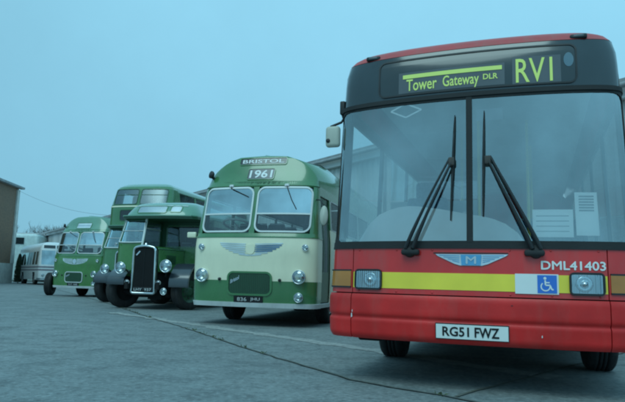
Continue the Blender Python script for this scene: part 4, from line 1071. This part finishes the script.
        g = lambda D, sg: (lambda z: sg * H.sD(D)(z))
        bd = MB()
        H.patch(bd, g(1.3, -1), g(1.3, 1), 2.53, 3.22, gp, 0, .03, ns=50)
        H.patch(bd, g(1.3, -1), g(1.3, 1), 3.77, 3.86, gp, 0, .03, ns=50)
        for a, b in ((g(1.3, -1), -.97), (-.045, .045), (.97, g(1.3, 1))): H.patch(bd, a, b, 3.22, 3.77, gp, 0, .03, ns=8)
        for sg in (1, -1):
            H.patch(bd, g(1.3, sg), g(L, sg), 2.52, 3.25, gp, 0, .03, ns=4); H.patch(bd, g(1.3, sg), g(L, sg), 3.72, 3.86, gp, 0, .03, ns=4)
            Ds = [1.35, 2.7, 4.1, 5.5, 6.9, 8.3]
            for D in Ds: H.patch(bd, g(D - .07, sg), g(D + .07, sg), 3.25, 3.72, gp, 0, .03, ns=2)
            for a, b in zip(Ds[:-1], Ds[1:]):
                w = MB(); H.patch(w, g(a + .07, sg), g(b - .07, sg), 3.25, 3.72, 'side_glass', -.01, 0, ns=3); w.build('side_window', T)
        H.rear(bd, 2.5, 4.05, gp); bd.build('upper_deck', T)
        for a, b in ((-.95, -.065), (.065, .95)):
            w = MB(); H.ring(w, a, b, 3.245, 3.745, .07, .03, 'green_dark', .01, .02); H.patch(w, a, b, 3.55, 3.57, 'green_dark', .008, .012, ns=10, nz=2); o = w.build('upper_window', T)
            w = MB(); H.patch(w, a - .02, b + .02, 3.23, 3.76, 'hazy_glass', 0, 0, ns=12); w.build('pane', o)
        sl = lambda z: np.concatenate([np.linspace(-H.sD(L)(z), -H.sD(1.4)(z), 5)[:-1], np.linspace(-H.sD(1.4)(z), H.sD(1.4)(z), 50), np.linspace(H.sD(1.4)(z), H.sD(L)(z), 5)[1:]])
        rf = MB(); H.patch(rf, 0, 0, 0, 0, 'green_pale', 0, .02, slist=sl, zl=[3.86, 3.90, 3.94, 3.98, 4.01, 4.035, 4.055, 4.07, 4.08]); rf.build('roof', T)
        q = MB(); H.patch(q, g(1.3, -1), g(1.3, 1), 3.14, 3.185, 'cream_paint', .012, .02, ns=50, nz=3); q.build('waist_band', T)
        q = MB(); H.patch(q, -.62, .62, 2.70, 3.02, 'display_black', .004, .01, ns=14); H.ring(q, -.62, .62, 2.70, 3.02, .05, .03, 'green_dark', .012, .02); q.build('destination_display', T)
        fl = MB(); fl.box((0, 4.6, 2.57), (2.2, 7.4, .06), 'trim_dark'); fl.build('upper_floor', T)
        seats(T, [1.7, 2.6, 3.5, 4.4, 5.3, 6.2, 7.1], (-.82, -.42, .42, .82), 2.6, 'seat_green', .38)
    return T
half_cab('half_cab_bus', 'green vintage single-decker half-cab bus with tall dark radiator beside the cream and green bus', (-4.36, 15.711, 0), R(-13.2), False,
         dict(panel='green_bright', upper='green_paint', plate=('LHY', '937'), ws='coach_glass', steer=-24))
half_cab('double_decker_bus', 'green vintage double-decker bus with pale roof, mostly hidden behind the half-cab bus', (-5.9, 19.0, 0), R(-13.2), True,
         dict(panel='green_paint', upper='green_paint', plate=('KHU', '624'), ws='coach_glass', steer=-16))

# ------------------------------------------------------------------ white coach farther back
def white_coach():
    a = R(35)
    T = thing('white_coach', 'white single-decker coach with dark waist stripes beyond the all-green bus', 'bus', (-22.3 + 1.25 * math.cos(a), 49.2 + 1.25 * math.sin(a), 0), a)
    L = 10.0
    B = Body(L, [(.4, 1.22), (1.0, 1.25), (1.7, 1.25), (2.9, 1.17), (3.2, 1.10), (3.45, .92), (3.58, .6), (3.62, .002)], [(.4, .02), (1.6, 0), (2.9, .2), (3.3, .3), (3.5, .55), (3.6, 1.1), (3.62, 2)], A=.4, n=4, bow=.1)
    f = lambda D, sg: (lambda z: sg * B.sD(D)(z)); J = f(.8, 1); nJ = f(.8, -1)
    bd = MB()
    B.patch(bd, nJ, J, .42, 1.68, 'white_bus', 0, .03, ns=40); B.patch(bd, nJ, J, 2.86, 3.0, 'white_bus', 0, .03, ns=40)
    for a_, b_ in ((nJ, -1.1), (-.04, .04), (1.1, J)): B.patch(bd, a_, b_, 1.68, 2.86, 'white_bus', 0, .03, ns=6)
    for sg in (1, -1):
        for a_, b_, z0 in ((.8, 1.7, .42), (1.7, 2.8, 1.05), (2.8, 6.8, .42), (6.8, 7.9, 1.05), (7.9, L, .42)): B.patch(bd, f(a_, sg), f(b_, sg), z0, 1.68, 'white_bus', 0, .03, ns=4)
        B.patch(bd, f(.8, sg), f(L, sg), 2.78, 3.0, 'white_bus', 0, .03, ns=4)
        Ds = [.86, 2.1, 3.4, 4.7, 6.0, 7.3, 8.6, 9.9]
        for D in Ds: B.patch(bd, f(D - .07, sg), f(D + .07, sg), 1.68, 2.78, 'white_bus', 0, .03, ns=2)
        for a_, b_ in zip(Ds[:-1], Ds[1:]):
            w = MB(); B.patch(w, f(a_ + .07, sg), f(b_ - .07, sg), 1.68, 2.78, 'coach_glass', -.01, 0, ns=3); w.build('side_window', T)
        w = MB()
        for z in (1.18, 1.42): B.patch(w, f(.8, sg), f(L, sg), z, z + .12, 'stripe_maroon', .006, .004, ns=4)
        w.build('side_stripe', T)
    B.rear(bd, .42, 3.5, 'white_bus'); bd.build('body', T)
    w = MB()
    for z in (1.18, 1.42): B.patch(w, nJ, J, z, z + .12, 'stripe_maroon', .006, .004, ns=40, nz=2)
    w.build('front_stripe', T)
    for a_, b_ in ((-1.1, -.04), (.04, 1.1)):
        w = MB(); B.patch(w, a_, b_, 1.68, 2.86, 'coach_glass', 0, 0, ns=10); w.build('windscreen', T)
    w = MB(); B.patch(w, -.95, -.06, 3.04, 3.30, 'display_black', .006, .01, ns=10); B.patch(w, .06, .95, 3.04, 3.30, 'display_black', .006, .01, ns=10); w.build('destination_display', T)
    sl = lambda z: np.concatenate([np.linspace(-B.sD(L)(z), -B.sD(1.6)(z), 5)[:-1], np.linspace(-B.sD(1.6)(z), B.sD(1.6)(z), 40), np.linspace(B.sD(1.6)(z), B.sD(L)(z), 5)[1:]])
    w = MB(); B.patch(w, 0, 0, 0, 0, 'white_bus', 0, .02, slist=sl, zl=[3.0, 3.1, 3.2, 3.3, 3.4, 3.48, 3.54, 3.58, 3.605, 3.62]); w.build('roof', T)
    for x in (-.9, .9): round_lamp('headlight', T, B.P(x, .8, .03), .12, .08)
    w = MB(); B.patch(w, nJ, J, .40, .58, 'dull_chrome', .03, .05, ns=40); w.build('bumper', T)
    ch = MB(); ch.box((0, 5, .5), (2.3, 9, .16), 'underside'); ch.build('chassis', T)
    for x in (-1.05, 1.05): wheel(T, x, 2.25, .48, .28); wheel(T, x, 7.35, .48, .4)
    seats(T, [2.2, 3.4, 4.6, 5.8, 7.0, 8.2], (-.8, .8), 1.0, 'seat_moquette', .8)
    fl = MB(); fl.box((0, 5, 1.0), (2.3, 9.2, .06), 'trim_dark'); fl.build('floor', T)
white_coach()

# spare wheel behind the far green bus
tp = thing('spare_wheel', 'black wheel standing upright on the tarmac behind the corner of the all-green bus', 'wheel', (-10.85, 25.1, 0), R(6))
wheel(tp, 0, 0, .47, .26)

# parked car by the brick building
def car():
    T = thing('parked_car', 'pale blue car parked against the brick building at the left edge', 'car', (-26.75, 47.0, 0), R(5))
    def loft(mb, secs, mat):
        n = len(secs[0]); V = [q for s_ in secs for q in s_]
        mb.add(V, [(r_ * n + i, r_ * n + (i + 1) % n, (r_ + 1) * n + (i + 1) % n, (r_ + 1) * n + i) for r_ in range(len(secs) - 1) for i in range(n)] + [tuple(range(n)), tuple(range((len(secs) - 1) * n, len(secs) * n))], mat, True)
    def sec(y, w, z0, z1, r_=.12):
        return [(-w + r_, y, z0), (w - r_, y, z0), (w, y, z0 + r_), (w, y, z1 - r_), (w - r_, y, z1), (-w + r_, y, z1), (-w, y, z1 - r_), (-w, y, z0 + r_)]
    b = MB(); loft(b, [sec(-2.05, .70, .42, .66), sec(-1.95, .78, .32, .76), (sec(-1.2, .82, .25, .88)), sec(0, .84, .25, .92), sec(1.3, .82, .25, .93), sec(1.9, .78, .32, .88), sec(2.05, .70, .42, .74)], 'car_blue'); b.build('body', T)
    b = MB(); loft(b, [sec(-.85, .72, .90, .95, .02), sec(-.25, .62, .90, 1.36, .12), sec(.9, .60, .90, 1.38, .12), sec(1.6, .70, .90, .97, .02)], 'black_gloss'); b.build('glasshouse', T)
    b = MB(); loft(b, [sec(-.28, .60, 1.34, 1.385, .02), sec(.3, .62, 1.36, 1.42, .02), sec(.95, .58, 1.35, 1.395, .02)], 'car_blue'); b.build('roof', T)
    for x in (-.75, .75):
        wheel(T, x, -1.25, .29, .17); wheel(T, x, 1.25, .29, .17)
        b = MB(); b.box((x * .82, 2.03, .68), (.26, .06, .12), 'red_lens', bev=.02); b.build('tail_light', T)
        b = MB(); b.box((x * .82, -2.03, .60), (.26, .06, .12), 'lens_glass', bev=.02); b.build('headlight', T)
    b = MB(); b.box((0, 2.07, .45), (1.5, .08, .14), 'black_plastic', bev=.03); b.build('bumper', T)
car()
